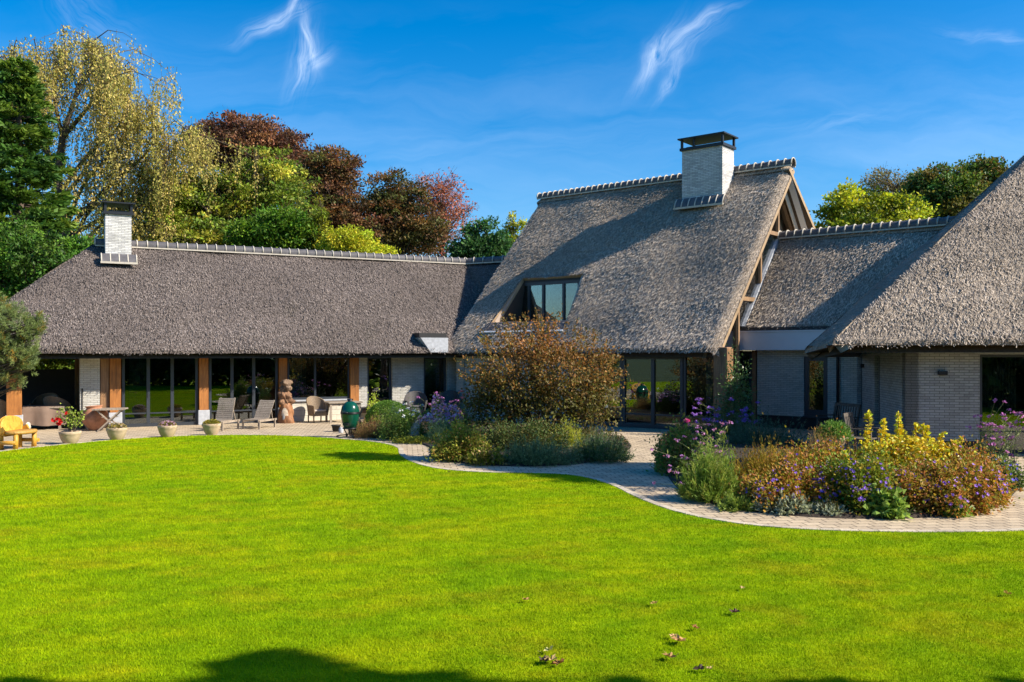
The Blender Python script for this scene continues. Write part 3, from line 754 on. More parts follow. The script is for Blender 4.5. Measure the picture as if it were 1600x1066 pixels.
# dormer recess in the slope
def on_slope(px, py):
    d = Vector(((px - 800) / F, 1, -(py - HOR) / F)); o = Vector((0, 0, H)); e1 = -DM; e2 = (NMI * SM + UPZ * (ZRM - ZEM)); n = e1.cross(e2)
    t = (V3(ER, ZEM) - o).dot(n) / d.dot(n); p = o + d * t; q = p - V3(EL, ZEM); v = q.dot(NMI) / SM; return (q - NMI * (q.dot(NMI))).dot(DM) / LM, v
tl, tr, br, bl = on_slope(816, 435), on_slope(911, 429.5), on_slope(884, 502), on_slope(767, 504)
vb = (br[1] + bl[1]) / 2; vt = (tl[1] + tr[1]) / 2
kh = LM / (LM - .30); hole = (bl[0] * kh, vb, br[0] * kh, vt, tl[0] * kh, tr[0] * kh)
rm, nm = slab('roof', V3(EL, ZEM), V3(ERv, ZEM), V3(RRt, ZRM), V3(RLt, ZRM), .36, THM, hole, 760, STM, 'LRB', .06, .5, 5, villa, 'tall steep thatched roof of the main house with a dormer cut')
bkL, bkR = EL + NMI * 2 * SM, ER + DM * .55 + NMI * 2 * SM
slab('roof_back', V3(bkR, ZEM), V3(bkL, ZEM), V3(RLt, ZRM), V3(RRt, ZRM), .36, THM, None, 60, STM, 'LRB', .05, .8, 6, rm)
ridge(V3(RLt - DM * .02, ZRM + .03), V3(RRt + DM * .05, ZRM + .03), 40, .20, rm)
cptm = wl(RRt - NMI * .72, DM, 1106)
chimney(cptm, DM, 1.66, .98, 6.8, 10.22, 0, villa, ZRM - (ZRM - ZEM) / SM * (.72 + .49), 7, math.atan2(ZRM - ZEM, SM), 'shaded wide white brick chimney on the main house', .32)
# recess: cheeks, window, flashing
def sl(u, v, drop=0.0): return V3(EL + DM * (u * LM) + NMI * (v * SM), ZEM + (ZRM - ZEM) * v - drop)
zb = sl(0, vb).z; zt = sl(0, vt).z; dback = (vt - vb) * SM + .08
A0, A1 = sl(bl[0], vb), sl(br[0], vb); T0, T1 = sl(tl[0], vt), sl(tr[0], vt)
Md = frame_at(V3(A0), DM); W0 = 0.0; W1 = (A1 - A0).dot(DM); xt0 = (T0 - A0).dot(DM); xt1 = (T1 - A0).dot(DM)
wl_, wr_ = min(W0, xt0) - .02, max(W1, xt1) + .02
dorm = MB(); 
for (xb, xt_, s) in ((0, xt0, 1), (W1, xt1, -1)):
    th = .06 * s
    P = [(xb, .10, zb - .02), (xt_, dback - .1, zt - .04), (xt_, dback + .3, zt - .04), (xb, dback + .3, zb - .02)]
    P2 = [(p[0] + th, p[1], p[2]) for p in P]
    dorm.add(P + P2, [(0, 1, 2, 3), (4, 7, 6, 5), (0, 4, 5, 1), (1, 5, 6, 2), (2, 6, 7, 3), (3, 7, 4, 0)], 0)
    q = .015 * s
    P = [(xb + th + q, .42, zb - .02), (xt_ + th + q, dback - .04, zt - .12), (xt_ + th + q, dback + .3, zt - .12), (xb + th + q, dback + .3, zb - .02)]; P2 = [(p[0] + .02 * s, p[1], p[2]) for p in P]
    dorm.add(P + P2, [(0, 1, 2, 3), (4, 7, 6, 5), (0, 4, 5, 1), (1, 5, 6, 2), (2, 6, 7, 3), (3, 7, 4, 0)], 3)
dorm.bx(wl_ - .3, wr_ + .3, dback - .04, dback + .6, zt - .22, zt - .10, 1)
dorm.bx(W0, W1, .12, dback + .3, zb - .14, zb - .04, 2)
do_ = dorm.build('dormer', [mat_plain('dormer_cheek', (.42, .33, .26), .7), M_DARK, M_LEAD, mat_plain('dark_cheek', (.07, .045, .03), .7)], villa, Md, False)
glz = MB()
dw = MB(); fy = dback - .0
for xx in (wl_, wl_ + (wr_ - wl_) * .16, wl_ + (wr_ - wl_) * .36, wl_ + (wr_ - wl_) * .63, wl_ + (wr_ - wl_) * .83, wr_): dw.bx(xx - .05, xx + .05, fy - .05, fy + .04, zb - .04, zt - .22)
dw.bx(wl_, wr_, fy - .045, fy + .035, zb - .04, zb + .06); dw.bx(wl_, wr_, fy - .045, fy + .035, zt - .30, zt - .18)
dwo = dw.build('window_frame', M_FRAME, do_, Md, False)
g = MB(); g.bx(wl_, wr_, fy, fy + .012, zb, zt - .2); g.build('pane', mat_glass('dormer_glass', (.6, .7, .68), .03), do_, Md, False)
cu = MB()
for i in range(20): cu.bx(.62 + .04 * i, .648 + .04 * i, fy + .25 + .03 * (i % 2), fy + .28 + .03 * (i % 2), zb, zt - .2)
cu.build('curtain', mat_plain('green_curtain', (.10, .27, .2), .9), do_, Md, False)
bk = MB(); bk.bx(wl_ - .6, wr_ + .6, fy + 2.2, fy + 2.3, zb - .2, zt + .2); bk.bx(wl_ - .6, wr_ + .6, fy + .05, fy + 2.3, zb - .22, zb - .2); bk.build('inner_wall', M_DARK, do_, Md, False)
# lead flashing with white lower edge on the slope under the window
ft, fb = vb - .004, vb - .055
flash = MB(); n_ = nm
def offp(u, v, h): p = sl(u, v); return p + Vector(n_) * h
flash.add([offp(bl[0] - .018, fb, .05), offp(br[0] + .01, fb, .05), offp(br[0] + .005, ft, .05), offp(bl[0] - .004, ft, .05), offp(bl[0] - .018, fb, -.1), offp(br[0] + .01, fb, -.1), offp(br[0] + .005, ft, -.1), offp(bl[0] - .004, ft, -.1)],
          [(0, 1, 2, 3), (4, 7, 6, 5), (0, 4, 5, 1), (1, 5, 6, 2), (2, 6, 7, 3), (3, 7, 4, 0)], 0)
ns = 11
for i in range(ns):
    u = bl[0] + (br[0] - bl[0]) * (i + .5) / ns; flash.beam(offp(u - .012, fb, .06), offp(u, ft, .06), .02, .03, n_, 0)
flash.build('flashing', M_LEAD, do_, None, False)
we = MB(); we.beam(offp(bl[0] - .02, fb - .004, .05), offp(br[0] + .012, fb - .004, .05), .06, .05, n_); we.build('flashing_edge', M_WHITE, do_, None, False)

# main house walls
PMn = Vector((4.71, 30.0, 0)); M_main = frame_at(PMn, DM)
def mt(px): u = (px - 800) / F; return (u * PMn.y - PMn.x) / (DM.x - u * DM.y)
xl, xr = mt(690) + .8, mt(1140)
topm = 2.50
glazing(M_main, mt(890), mt(971), 0, 2.42, [mt(930)], [.46], .10, .05, 'glass_door')
glazing(M_main, mt(971) + .02, mt(1066), 0, 2.42, [mt(1019)], [.46], .10, .03, 'glass_door', dp=.11, handle=[mt(1017)])
glazing(M_main, mt(1066) + .02, mt(1119), 0, 2.48, [], [.46], .08, .05, 'glass_door')
wm_, _ = wall('wall', PMn + DM * xl, mt(890) - xl, DM, 0, topm, .3, [], M_BRICK)
lt = MB(); lt.bx(xl, xr - .3, -.03, .14, 2.485, 2.56); lt.bx(mt(890), mt(1066), 0, .12, 2.424, 2.483); lt.build('lintel', M_FRAME, villa, M_main, False)
so = MB(); so.bx(xl - .6, xr - .1, -.25, .3, 2.565, 2.59); so.build('soffit', M_OAKGREY, villa, M_main, False)
# big corner post
pc = ER + NMI * .45 - DM * .28; bp = MB(); Mc = frame_at(pc, DM)
bp.bx(-.24, .24, -.22, .24, .02, 2.72); o = bp.build('post', M_OAKGREY, villa, Mc, False, .04); o['label'] = 'thick weathered oak post at the corner of the main house'
# main interior
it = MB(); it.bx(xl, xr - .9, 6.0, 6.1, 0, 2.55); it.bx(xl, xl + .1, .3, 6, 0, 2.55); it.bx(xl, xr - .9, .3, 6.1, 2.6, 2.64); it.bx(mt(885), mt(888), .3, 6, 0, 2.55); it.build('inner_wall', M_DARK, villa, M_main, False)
fi = MB(); fi.bx(xl, xr - .9, .18, 6, .004, .012); fi.build('inner_floor', M_FLOOR_IN, villa, M_main, False)
lamp = MB()
# right gable: glass, rafters, barge board
PG = ER - DM * .9; Mgab = frame_at(PG, NMI)         # local x = inwards along the gable, y = -DM... (towards the house)
Yg = Mgab.to_3x3() @ Vector((0, 1, 0))
tanp = (ZRM - ZEM) / SM
def gz(s): return ZEM + tanp * (SM - abs(s - SM))
gv = -.36 / math.cos(math.atan(tanp))
gl = MB(); P = [(.5, 0, .05), (2 * SM - .5, 0, .05), (2 * SM - .5, 0, gz(.5) + gv), (SM, 0, gz(SM) + gv), (.5, 0, gz(.5) + gv)]
gl.add(P, [(0, 1, 2, 3, 4)]); 
gfr = MB()
def raf(s0, s1, off, w, h, y, m, mb): mb.beam((s0, y, gz(s0) + gv + off), (s1, y, gz(s1) + gv + off), w, h, (0, 1, 0), m)
raf(.3, SM, -.10, .20, .12, -.06, 0, gfr); raf(2 * SM - .3, SM, -.10, .20, .12, -.06, 0, gfr)
for s in (2.75, 4.6, SM, 7.6, 9.6): gfr.beam((s, -.04, .1), (s, -.04, gz(s) + gv - .1), .13, .10, (1, 0, 0), 0)
for zz in (4.4, 6.9): gfr.beam((SM - (gz(SM) - zz) / tanp + .3, -.05, zz), (SM + (gz(SM) - zz) / tanp - .3, -.05, zz), .12, .14, (0, 0, 1), 0)
go = gfr.build('gable_timber', mat_wood('gable_oak', (.22, .13, .065), (.40, .26, .14)), villa, Mgab, False)
gl.build('pane', mat_glass('gable_glass', (.62, .78, .74), .10), go, Mgab, False)
gb2 = MB(); raf(2 * SM - .1, SM, .0, .05, .22, -.50, 0, gb2); gb2.build('barge_board', M_WHITE, go, Mgab, False)
sf = MB(); raf(2 * SM - .1, SM, -.03, .46, .03, -.25, 0, sf); sf.build('verge_lining', mat_plain('pale_lining', (.82, .74, .58), .7), go, Mgab, False)
il = MB(); il.add([(.9, .7, 0), (2 * SM - .9, .7, 0), (2 * SM - .9, .7, gz(.9) - .7), (SM, .7, gz(SM) - .7), (.9, .7, gz(.9) - .7)], [(0, 1, 2, 3, 4)]); il.build('glass_backing', mat_plain('grey_green_backing', (.20, .29, .26), .9), go, Mgab, False)  # sheet added behind the gable glass so the panes look bright teal
# left gable of the main house (white boards, mostly hidden)
lg = MB(); a, b, c = V3(EL + DM * .7 + NMI * .5, ZEM), V3(EL + DM * .7 + NMI * (2 * SM - .5), ZEM), V3(RLt + DM * .5, ZRM - .5)
lg.add([a, b, c, a + DM * .1, b + DM * .1, c + DM * .1, a - UPZ * 2.6, b - UPZ * 2.6], [(0, 2, 1), (3, 4, 5), (0, 1, 7, 6)]); lg.build('gable_wall', M_BRICK, villa, None, False)
# short link roof between wing and main house
lk1 = V3(ridge_b, ZR); lk2 = V3(RLt + DM * 1.2, ZR + .12); e1 = V3(eave_r, ZE) ; e2 = e1 + (lk2 - lk1); e2.z = ZE
slab('link_roof', e1 - DW * .3, e2, lk2, lk1, .34, TH, None, 120, STW, 'B', .03, .5, 8, rw)
ridge(lk1 + UPZ * .03, lk2 + UPZ * .03, 10, .20, rw)

# ---- low connecting roof on the right
OL = ER - DM * .9; eL = OL + NMI * 3.12 + DM * .16; rL = OL + NMI * 6.27 + DM * .16; ZEL, ZRL = 3.36, 6.80
rl, _ = slab('roof', V3(eL, ZEL), V3(eL + DM * 7, ZEL), V3(rL + DM * 7, ZRL), V3(rL, ZRL), .30, THM, None, 760, STM, 'B', .05, .45, 9, villa, 'low thatched connecting roof between main house and right house')
slab('roof_back', V3(rL + NMI * 3.2 + DM * 7, ZEL), V3(rL + NMI * 3.2, ZEL), V3(rL, ZRL), V3(rL + DM * 7, ZRL), .30, THM, None, 20, STM, 'B', .05, .9, 10, rl)
ridge(V3(rL - DM * .05, ZRL + .03), V3(rL + DM * 6.6, ZRL + .03), 22, .20, rl)
fl = MB(); fl.beam(V3(eL - DM * .13 + NMI * .1, ZEL + .05), V3(rL - DM * .13, ZRL), .16, .14, (NMI * -1 + UPZ)); fl.build('verge_flashing', M_STONE, rl, None, False)
fa = MB(); Mf = frame_at(eL - DM * .9, DM); fa.bx(-.2, 6.2, -.12, .7, 2.66, 3.24); fa.bx(-.2, 6.2, -.15, .7, 3.243, 3.285); fa.bx(-.2, 6.2, -.14, .5, 2.63, 2.657)
fao = fa.build('fascia', M_ZINC, villa, Mf, False); fao['label'] = 'plain grey metal fascia under the connecting roof'
gp = MB(); gp.bx(.0, 6, -.02, .4, 3.285, 3.40); gp.build('gutter', M_PLINTH, fao, Mf, False)
PL = eL + NMI * .42; M_link = frame_at(PL, DM)
def ltt(px): u = (px - 800) / F; return (u * PL.y - PL.x) / (DM.x - u * DM.y)
x0 = ltt(1183); x1 = ltt(1330) + .2
wlk, _ = wall('wall', PL + DM * x0, x1 - x0, DM, .42, 2.66, .3, [(ltt(1256) - x0, ltt(1293) - x0, .42, 2.42)], M_BRICK)
pl = MB(); pl.bx(x0 + .02, x1, .02, .3, 0, .42); pl.build('plinth', M_PLINTH, wlk, M_link, False)
glazing(M_link, ltt(1256), ltt(1293), .46, 2.42, [], [], .15, .04, 'window', pane_mat=M_GLASS)
sill = MB(); sill.bx(ltt(1255), ltt(1294), -.05, .1, .40, .458); sill.build('window_sill', M_FRAME, villa, M_link, False)
glazing(M_link, ltt(1138) - .1, ltt(1174), 0, 2.60, [ltt(1158)], [], .10, .06, 'glass_door')
dp_ = MB(); dp_.bx(ltt(1174) + .01, ltt(1181), .0, .2, 0, 2.62); dp_.build('door_jamb', M_OAKGREY, villa, M_link, False)
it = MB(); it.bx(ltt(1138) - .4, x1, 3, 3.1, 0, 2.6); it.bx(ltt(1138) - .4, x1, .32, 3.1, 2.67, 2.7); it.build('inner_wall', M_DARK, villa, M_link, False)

# ---- the house on the right
A = Vector((7.93, 22.3, 2.80)); mT = 1.68; T = Vector((7.93 + 7.65 * mT, 22.3 + 4.96 * mT, 2.75 + 5.5 * mT + .12)); B = AT(1254, 548, 24.9)
slr, _ = slab('roof', A, A + DRt * 14, T + DRt * 4, T, .36, THM, None, 1000, ((.11, .092, .08), (.68, .575, .46)), 'B', .05, .45, 12, villa, 'broad thatched roof of the right house, lit from the right')
slab('roof_hip', B, A, T - Vector((.02, 0, 0)), T - Vector((.04, -.05, 0)), .36, THM, None, 300, STM, 'B', .04, .35, 13, slr)
B2 = Vector((14, 33, 2.6)); slab('roof_back', B2, B, T - Vector((.04, -.05, 0)), T - Vector((.0, -.1, 0)), .36, THM, None, 15, STM, 'B', .03, .9, 14, slr)
# loose reeds hanging at the eave corner
M_rt = frame_at(Vector((10.1, 23.0, 0)), DRt); CR = Vector((10.1, 23.0, 0))
def rtt(px): u = (px - 800) / F; return (u * CR.y - CR.x) / (DRt.x - u * DRt.y)
wx1 = rtt(1531)
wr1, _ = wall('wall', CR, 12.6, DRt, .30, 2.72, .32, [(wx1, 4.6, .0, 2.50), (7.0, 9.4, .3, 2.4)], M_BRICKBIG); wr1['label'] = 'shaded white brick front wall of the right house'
pl = MB(); pl.bx(.02, wx1, .02, .3, 0, .30); pl.build('plinth', M_PLINTH, wr1, M_rt, False)
glazing(M_rt, wx1, 4.6, .0, 2.50, [], [], .07, .05, 'glass_door')
glazing(M_rt, 7.0, 9.4, .3, 2.4, [8.2], [], .07, .05, 'window')
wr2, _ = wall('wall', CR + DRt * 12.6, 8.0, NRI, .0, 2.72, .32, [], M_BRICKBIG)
cu = MB()
for i in range(26): cu.bx(wx1 + .1 + .035 * i, wx1 + .127 + .035 * i, .38 + .03 * (i % 2), .42 + .03 * (i % 2), .05, 2.45)
cu.build('curtain', mat_plain('grey_curtain', (.22, .24, .19), .9), villa, M_rt, False)
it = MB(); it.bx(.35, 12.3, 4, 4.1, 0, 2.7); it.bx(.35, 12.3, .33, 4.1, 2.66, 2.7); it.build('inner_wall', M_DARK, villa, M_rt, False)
wlmp = MB(); lx = rtt(1472); wlmp.bx(lx - .11, lx + .11, -.10, 0, 1.98, 2.08); wlmp.build('wall_lamp', M_BLACKMETAL, villa, M_rt, False, .008)
# side wall
M_sd = frame_at(CR + NRI * 6.2, -NRI); SD = CR + NRI * 6.2
def stt(px): u = (px - 800) / F; return (u * SD.y - SD.x) / (-NRI.x - u * -NRI.y)
s1a, s1b, s2a, s2b = stt(1339.5), stt(1347), stt(1366.5), stt(1374.5)
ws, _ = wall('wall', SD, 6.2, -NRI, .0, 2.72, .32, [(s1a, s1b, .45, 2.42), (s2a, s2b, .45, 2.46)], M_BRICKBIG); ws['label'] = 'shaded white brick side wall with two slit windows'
for a, b in ((s1a, s1b), (s2a, s2b)): glazing(M_sd, a, b, .45, 2.42 if a == s1a else 2.46, [], [], .06, .12, 'slit_window')
wl3 = MB(); lx = stt(1350); wl3.bx(lx - .05, lx + .05, -.10, 0, 2.08, 2.2); wl3.build('wall_lamp', M_BLACKMETAL, villa, M_sd, False)
so = MB(); so.add([V3(A - NRI * -.15, 2.735), V3(CR, 2.735) + DRt * 8, V3(CR - NRI * .9, 2.735) + DRt * 8, V3(A, 2.735)], [(0, 1, 2, 3)])
so.add([V3(A, 2.73) + NRI * .15 + DRt * .2, V3(CR, 2.73), V3(SD, 2.73), V3(B, 2.73)], [(0, 1, 2, 3)]); so.build('soffit', M_OAKGREY, villa, None, False)
dpipe = MB(); q = PL + DM * ltt(1310) - NMI * .08; dpipe.tube([q + UPZ * 2.62, q + UPZ * 2.4, q + UPZ * .1], .045, 8); dpipe.build('downpipe', M_BLACKMETAL, villa, None, False)

# ------------------------------------------------------------------ vegetation
def unit(v): return v / np.maximum(1e-9, np.linalg.norm(v, axis=-1, keepdims=True))
def leaf_arrays(P, axis, size, aspect, C, rs, curl=.25, nrm=None):
    """one folded diamond leaf per row: P base points, axis leaf directions, size lengths, C colours"""
    n = len(P); axis = unit(axis)
    r = unit(rs.randn(n, 3)) if nrm is None else nrm
    side = unit(np.cross(axis, r)); nn = np.cross(side, axis)
    w = (size * aspect)[:, None]; L = size[:, None]
    V = np.stack([P, P + axis * L * .5 + side * w * .5 + nn * w * curl * .5, P + axis * L - nn * L * .08, P + axis * L * .5 - side * w * .5 + nn * w * curl * .5], 1)
    Q = np.arange(n * 4, dtype=np.int32).reshape(n, 4)
    return V.reshape(-1, 3), Q, np.repeat(C[:, None, :], 4, 1).reshape(-1, 3)
def palette(rs, n, cols, jit=.18):
    cols = np.array(cols, float); i = rs.randint(0, len(cols), n); j = rs.randint(0, len(cols), n); f = rs.rand(n)[:, None]
    return (cols[i] * (1 - f) + cols[j] * f) * (1 + jit * rs.randn(n)[:, None])
def cloud_mesh(name, parts, mat):
    Vs, Qs, Cs = [], [], []; b = 0
    for V, Q, C in parts: Vs.append(V); Qs.append(Q + b); Cs.append(C); b += len(V)
    return npmesh(name, np.concatenate(Vs), [np.concatenate(Qs)], mat, None, np.clip(np.concatenate(Cs), .002, .95))
def ell(rs, n, shell=.5):
    d = unit(rs.randn(n, 3)); r = shell + (1 - shell) * rs.rand(n) ** .6
    return d * r[:, None]

def tree(name, label, blobs, cols, seed, n_clump=70, per=260, clump=.8, leaf=.16, aspect=.6, trunk=.28, base=None, group=None, flat_=.6, bark=None, droop=0.0, shell=.45, cat='tree', twig=True, bare=0.0, lean=(0, 0), low=.25, outl=.45):
    """tapered trunk with limbs and a crown of leaf clumps; blobs = [(centre, radii)] in world metres"""
    rs = np.random.RandomState(seed); rr = random.Random(seed)
    cx = np.mean([b[0][0] for b in blobs]); cy = np.mean([b[0][1] for b in blobs])
    if base is None: base = (cx, cy)
    o = Vector((base[0], base[1], 0)); vol = np.array([b[1][0] * b[1][1] * b[1][2] for b in blobs]) ** .75; vol = vol / vol.sum()
    cs, rad = [], []
    for (c, r), f in zip(blobs, vol):
        m = max(3, int(n_clump * f)); e = ell(rs, m, shell) * np.array(r) * (.72 + .46 * rs.rand(m, 1)); cs.append(e + np.array(c)); rad.append(np.full(m, min(clump, min(r) * .8)))
        if outl:
            k_ = int(m * outl); g_ = ell(rs, k_, .95); g_[:, 2] = np.abs(g_[:, 2]) * 1.05 - .1
            cs.append(g_ * np.array(r) * (1.0 + .24 * rs.rand(k_, 1)) + np.array(c)); rad.append(np.full(k_, min(clump, min(r) * .8) * .45))
    cs = np.concatenate(cs); rad = np.concatenate(rad) * (.65 + .7 * rs.rand(len(cs)))
    zmin = min(b[0][2] - b[1][2] for b in blobs); ztop = max(b[0][2] + b[1][2] for b in blobs)
    root = thing(name, label, cat, o, 0, group); tw = MB()
    th = zmin + (ztop - zmin) * .62; top = Vector((cx - o.x + lean[0], cy - o.y + lean[1], th)); wob = [Vector((rr.uniform(-.3, .3), rr.uniform(-.3, .3), 0)) * trunk * 2 for _ in range(7)]
    spine = [Vector((0, 0, -.1)).lerp(top, i / 6) + wob[i] * (i / 6) for i in range(7)]
    tw.tube(spine, [trunk * (1.25 if i == 0 else 1 - .13 * i) for i in range(7)], 9)
    for c, rd in zip(cs, rad):
        e = Vector(c) - o
        f = min(.97, max(low, (e.z - rr.uniform(.15, .4) * (ztop - zmin)) / max(th, .1))); q = spine[0].lerp(top, f); i = min(5, int(f * 6)); q = spine[i].lerp(spine[i + 1], f * 6 - i)
        mid = q.lerp(e, .5) + Vector((rr.uniform(-.2, .2), rr.uniform(-.2, .2), rr.uniform(-.05, .3))) * (e - q).length * .35
        r0 = max(.012, trunk * .30 * (1 - .5 * f) * rr.uniform(.5, 1.2)); tw.tube([q, q.lerp(mid, .5) + Vector((0, 0, .04)), mid, mid.lerp(e, .55) + Vector((rr.uniform(-.1, .1), rr.uniform(-.1, .1), 0)), e], [r0, r0 * .8, r0 * .6, r0 * .38, r0 * .15], 5, cap=False)
        if twig:
            for _ in range(3):
                d = Vector((rr.gauss(0, 1), rr.gauss(0, 1), rr.gauss(.3, .7))).normalized() * rd * 1.1; tw.tube([mid.lerp(e, .6), mid.lerp(e, .8) + d * .5, e + d], [r0 * .3, r0 * .2, .006], 3, cap=False)
    tw.build('trunk', bark or M_BARK, root)
    parts = []; N = len(cs)
    keep = rs.rand(N) > bare
    cnt = (per * (rad / clump) ** 2).astype(int); cnt = np.where(keep, cnt, cnt // 8)
    ci = np.repeat(np.arange(N), cnt); n = len(ci)
    off = rs.randn(n, 3) * .42; r_ = np.linalg.norm(off, axis=1, keepdims=True); off = off / np.maximum(1, r_ / 1.15)
    P = cs[ci] + off * rad[ci][:, None] * np.array([1, 1, flat_]) - np.array(o)
    cc = palette(rs, N, cols, .22)
    Cc = cc[ci] * (1 + .22 * rs.randn(n)[:, None]) * (1 + .08 * rs.randn(n, 3))
    ax = unit(off) * .6 + rs.randn(n, 3) * .55 + np.array([0, 0, -droop])
    V, Q, C = leaf_arrays(P, ax, leaf * (.6 + .8 * rs.rand(n)), aspect, Cc, rs)
    link('crown', cloud_mesh('crown', [(V, Q, C)], M_LEAF), root, None, True)
    return root
def pb(x, y, rx, ry, Y, dr=.8):
    """crown ellipsoid: centre and half sizes read off the photograph at distance Y"""
    c = AT(x, y, Y); s = Y / F; return ((c.x, c.y, c.z), (rx * s, rx * s * dr, ry * s))

GREEN = [(0.0714, 0.1734, 0.0245), (0.1224, 0.2448, 0.0326), (0.1836, 0.306, 0.0408), (0.0918, 0.1938, 0.0408)]
DGREEN = [(0.0459, 0.1262, 0.0321), (0.0688, 0.1721, 0.0367), (0.1148, 0.218, 0.0413)]
OLIVE = [(0.1949, 0.2746, 0.0276), (0.3062, 0.3494, 0.0346), (0.4176, 0.3994, 0.0461), (0.1392, 0.2246, 0.0276)]
COPPER = [(0.1417, 0.0632, 0.0367), (0.208, 0.0851, 0.0432), (0.0946, 0.0486, 0.0302), (0.2458, 0.1216, 0.0518)]
BROWNG = [(0.1758, 0.0938, 0.0315), (0.1172, 0.1172, 0.0315), (0.2579, 0.1289, 0.0405), (0.0938, 0.1055, 0.027)]
PINKRED = [(0.495, 0.1671, 0.1073), (0.3918, 0.1337, 0.0858), (0.5775, 0.2451, 0.1502), (0.3093, 0.1225, 0.0644)]
YGREEN = [(0.4399, 0.4675, 0.0255), (0.5865, 0.5844, 0.0382), (0.3176, 0.3974, 0.0255), (0.7331, 0.6311, 0.0425)]
BIRCH = [(0.4332, 0.3762, 0.0798), (0.5472, 0.456, 0.114), (0.3192, 0.3306, 0.0684), (0.6156, 0.456, 0.1368)]

# trees behind the left wing
tree('green_tree', 'broad green tree with spreading limbs behind the ridge beside the birch', [pb(268, 330, 62, 55, 50), pb(345, 325, 90, 62, 52), pb(425, 300, 62, 62, 52), pb(465, 352, 40, 42, 50), pb(300, 375, 90, 32, 50)], OLIVE, 21, 250, 190, .85, .19, .6, .34, flat_=.38, shell=.2, group='trees behind the house')
tree('copper_beech', 'largest dark copper beech rising above the green tree', [pb(385, 235, 82, 55, 66), pb(330, 225, 42, 40, 66), pb(435, 260, 60, 50, 66)], COPPER, 22, 210, 170, 1.0, .22, .6, .4, flat_=.42, shell=.2, group='trees behind the house')
tree('copper_beech', 'second copper beech with an overhanging top branch, right of the largest', [pb(515, 268, 48, 34, 62), pb(505, 320, 52, 50, 62), pb(545, 345, 42, 48, 62), pb(548, 262, 22, 16, 62)], COPPER + BROWNG, 23, 170, 150, .9, .2, .6, .36, flat_=.4, shell=.2, group='trees behind the house')
tree('copper_beech', 'brown and green beech standing between the copper beech and the red maple', [pb(612, 315, 50, 42, 64), pb(600, 365, 55, 42, 64), pb(648, 360, 42, 48, 64)], BROWNG + [(.04, .05, .013)], 24, 180, 140, .9, .2, .6, .34, flat_=.4, shell=.2, group='trees behind the house')
tree('red_maple', 'thin pinkish red tree with sky showing through its twigs', [pb(680, 305, 42, 30, 70), pb(700, 345, 40, 42, 70), pb(668, 370, 36, 36, 70), pb(722, 335, 18, 22, 70)], PINKRED, 25, 110, 70, 1.0, .2, .45, .26, flat_=.6, group='trees behind the house')
tree('yellow_shrub', 'round bright yellow green shrub just behind the ridge', [pb(548, 386, 42, 24, 46), pb(585, 398, 26, 14, 46), pb(520, 395, 20, 20, 46)], YGREEN, 26, 60, 260, .6, .13, .6, .14, group='trees behind the house', cat='shrub', low=.1)
tree('golden_conifer', 'narrow upright golden green conifer beside the yellow shrub', [pb(497, 345, 12, 38, 47), pb(498, 375, 17, 30, 47)], [(.25, .27, .015), (.32, .3, .018), (.16, .22, .015)], 27, 50, 200, .45, .13, .4, .14, group='trees behind the house')
tree('green_tree', 'dense mid green tree behind the ridge between the broad tree and yellow shrub', [pb(440, 365, 46, 36, 47), pb(400, 372, 40, 26, 47), pb(470, 380, 30, 26, 47)], [(.10, .21, .015), (.15, .26, .018), (.07, .16, .015)], 28, 90, 260, .7, .16, .6, .22, group='trees behind the house')
tree('young_oak', 'young deep green oak with upright leader near the main roof', [pb(750, 368, 20, 30, 56), pb(742, 395, 34, 26, 56), pb(770, 388, 26, 28, 56)], [(.05, .14, .035), (.075, .18, .045), (.04, .11, .03)], 29, 60, 220, .7, .19, .6, .2, group='trees behind the house')
tree('small_tree', 'yellowish green tree peeping past the edge of the main roof', [pb(806, 362, 16, 28, 58), pb(800, 392, 22, 24, 58)], OLIVE + YGREEN[:2], 30, 36, 200, .7, .18, .6, .18, group='trees behind the house')
# right, behind the connecting roof
tree('yellow_maple', 'bright yellow green maple above the connecting roof', [pb(1335, 330, 45, 32, 46), pb(1390, 335, 45, 30, 46), pb(1360, 362, 80, 25, 46), pb(1305, 345, 20, 22, 46)], YGREEN[:3] + [(.09, .14, .012)], 31, 100, 300, .75, .17, .65, .22, group='trees behind the house')
tree('thinning_tree', 'sparse greyish brown tree behind the yellow maple', [pb(1385, 288, 44, 22, 62), pb(1420, 300, 40, 26, 62)], [(.22, .18, .06), (.17, .16, .05), (.25, .2, .08)], 32, 60, 90, 1.0, .17, .5, .24, group='trees behind the house')
tree('oak_tree', 'large dark green oak with rusty patches beside the right roof', [pb(1465, 295, 45, 35, 54), pb(1520, 282, 42, 32, 54), pb(1490, 325, 70, 40, 54), pb(1550, 290, 36, 34, 54), pb(1440, 335, 40, 36, 54)], DGREEN + [(.22, .16, .03), (.1, .16, .02)], 33, 200, 170, .75, .19, .65, .34, group='trees behind the house')
# left lower greenery in front of the conifer
tree('hedge_tree', 'leafy green tree low behind the hipped end of the left wing', [pb(60, 420, 75, 50, 38), pb(0, 400, 50, 60, 38), pb(110, 390, 32, 26, 39), pb(-30, 470, 60, 50, 37)], [(.08, .19, .02), (.13, .24, .025), (.06, .14, .02)], 34, 120, 260, .7, .16, .6, .2, group='trees behind the house')
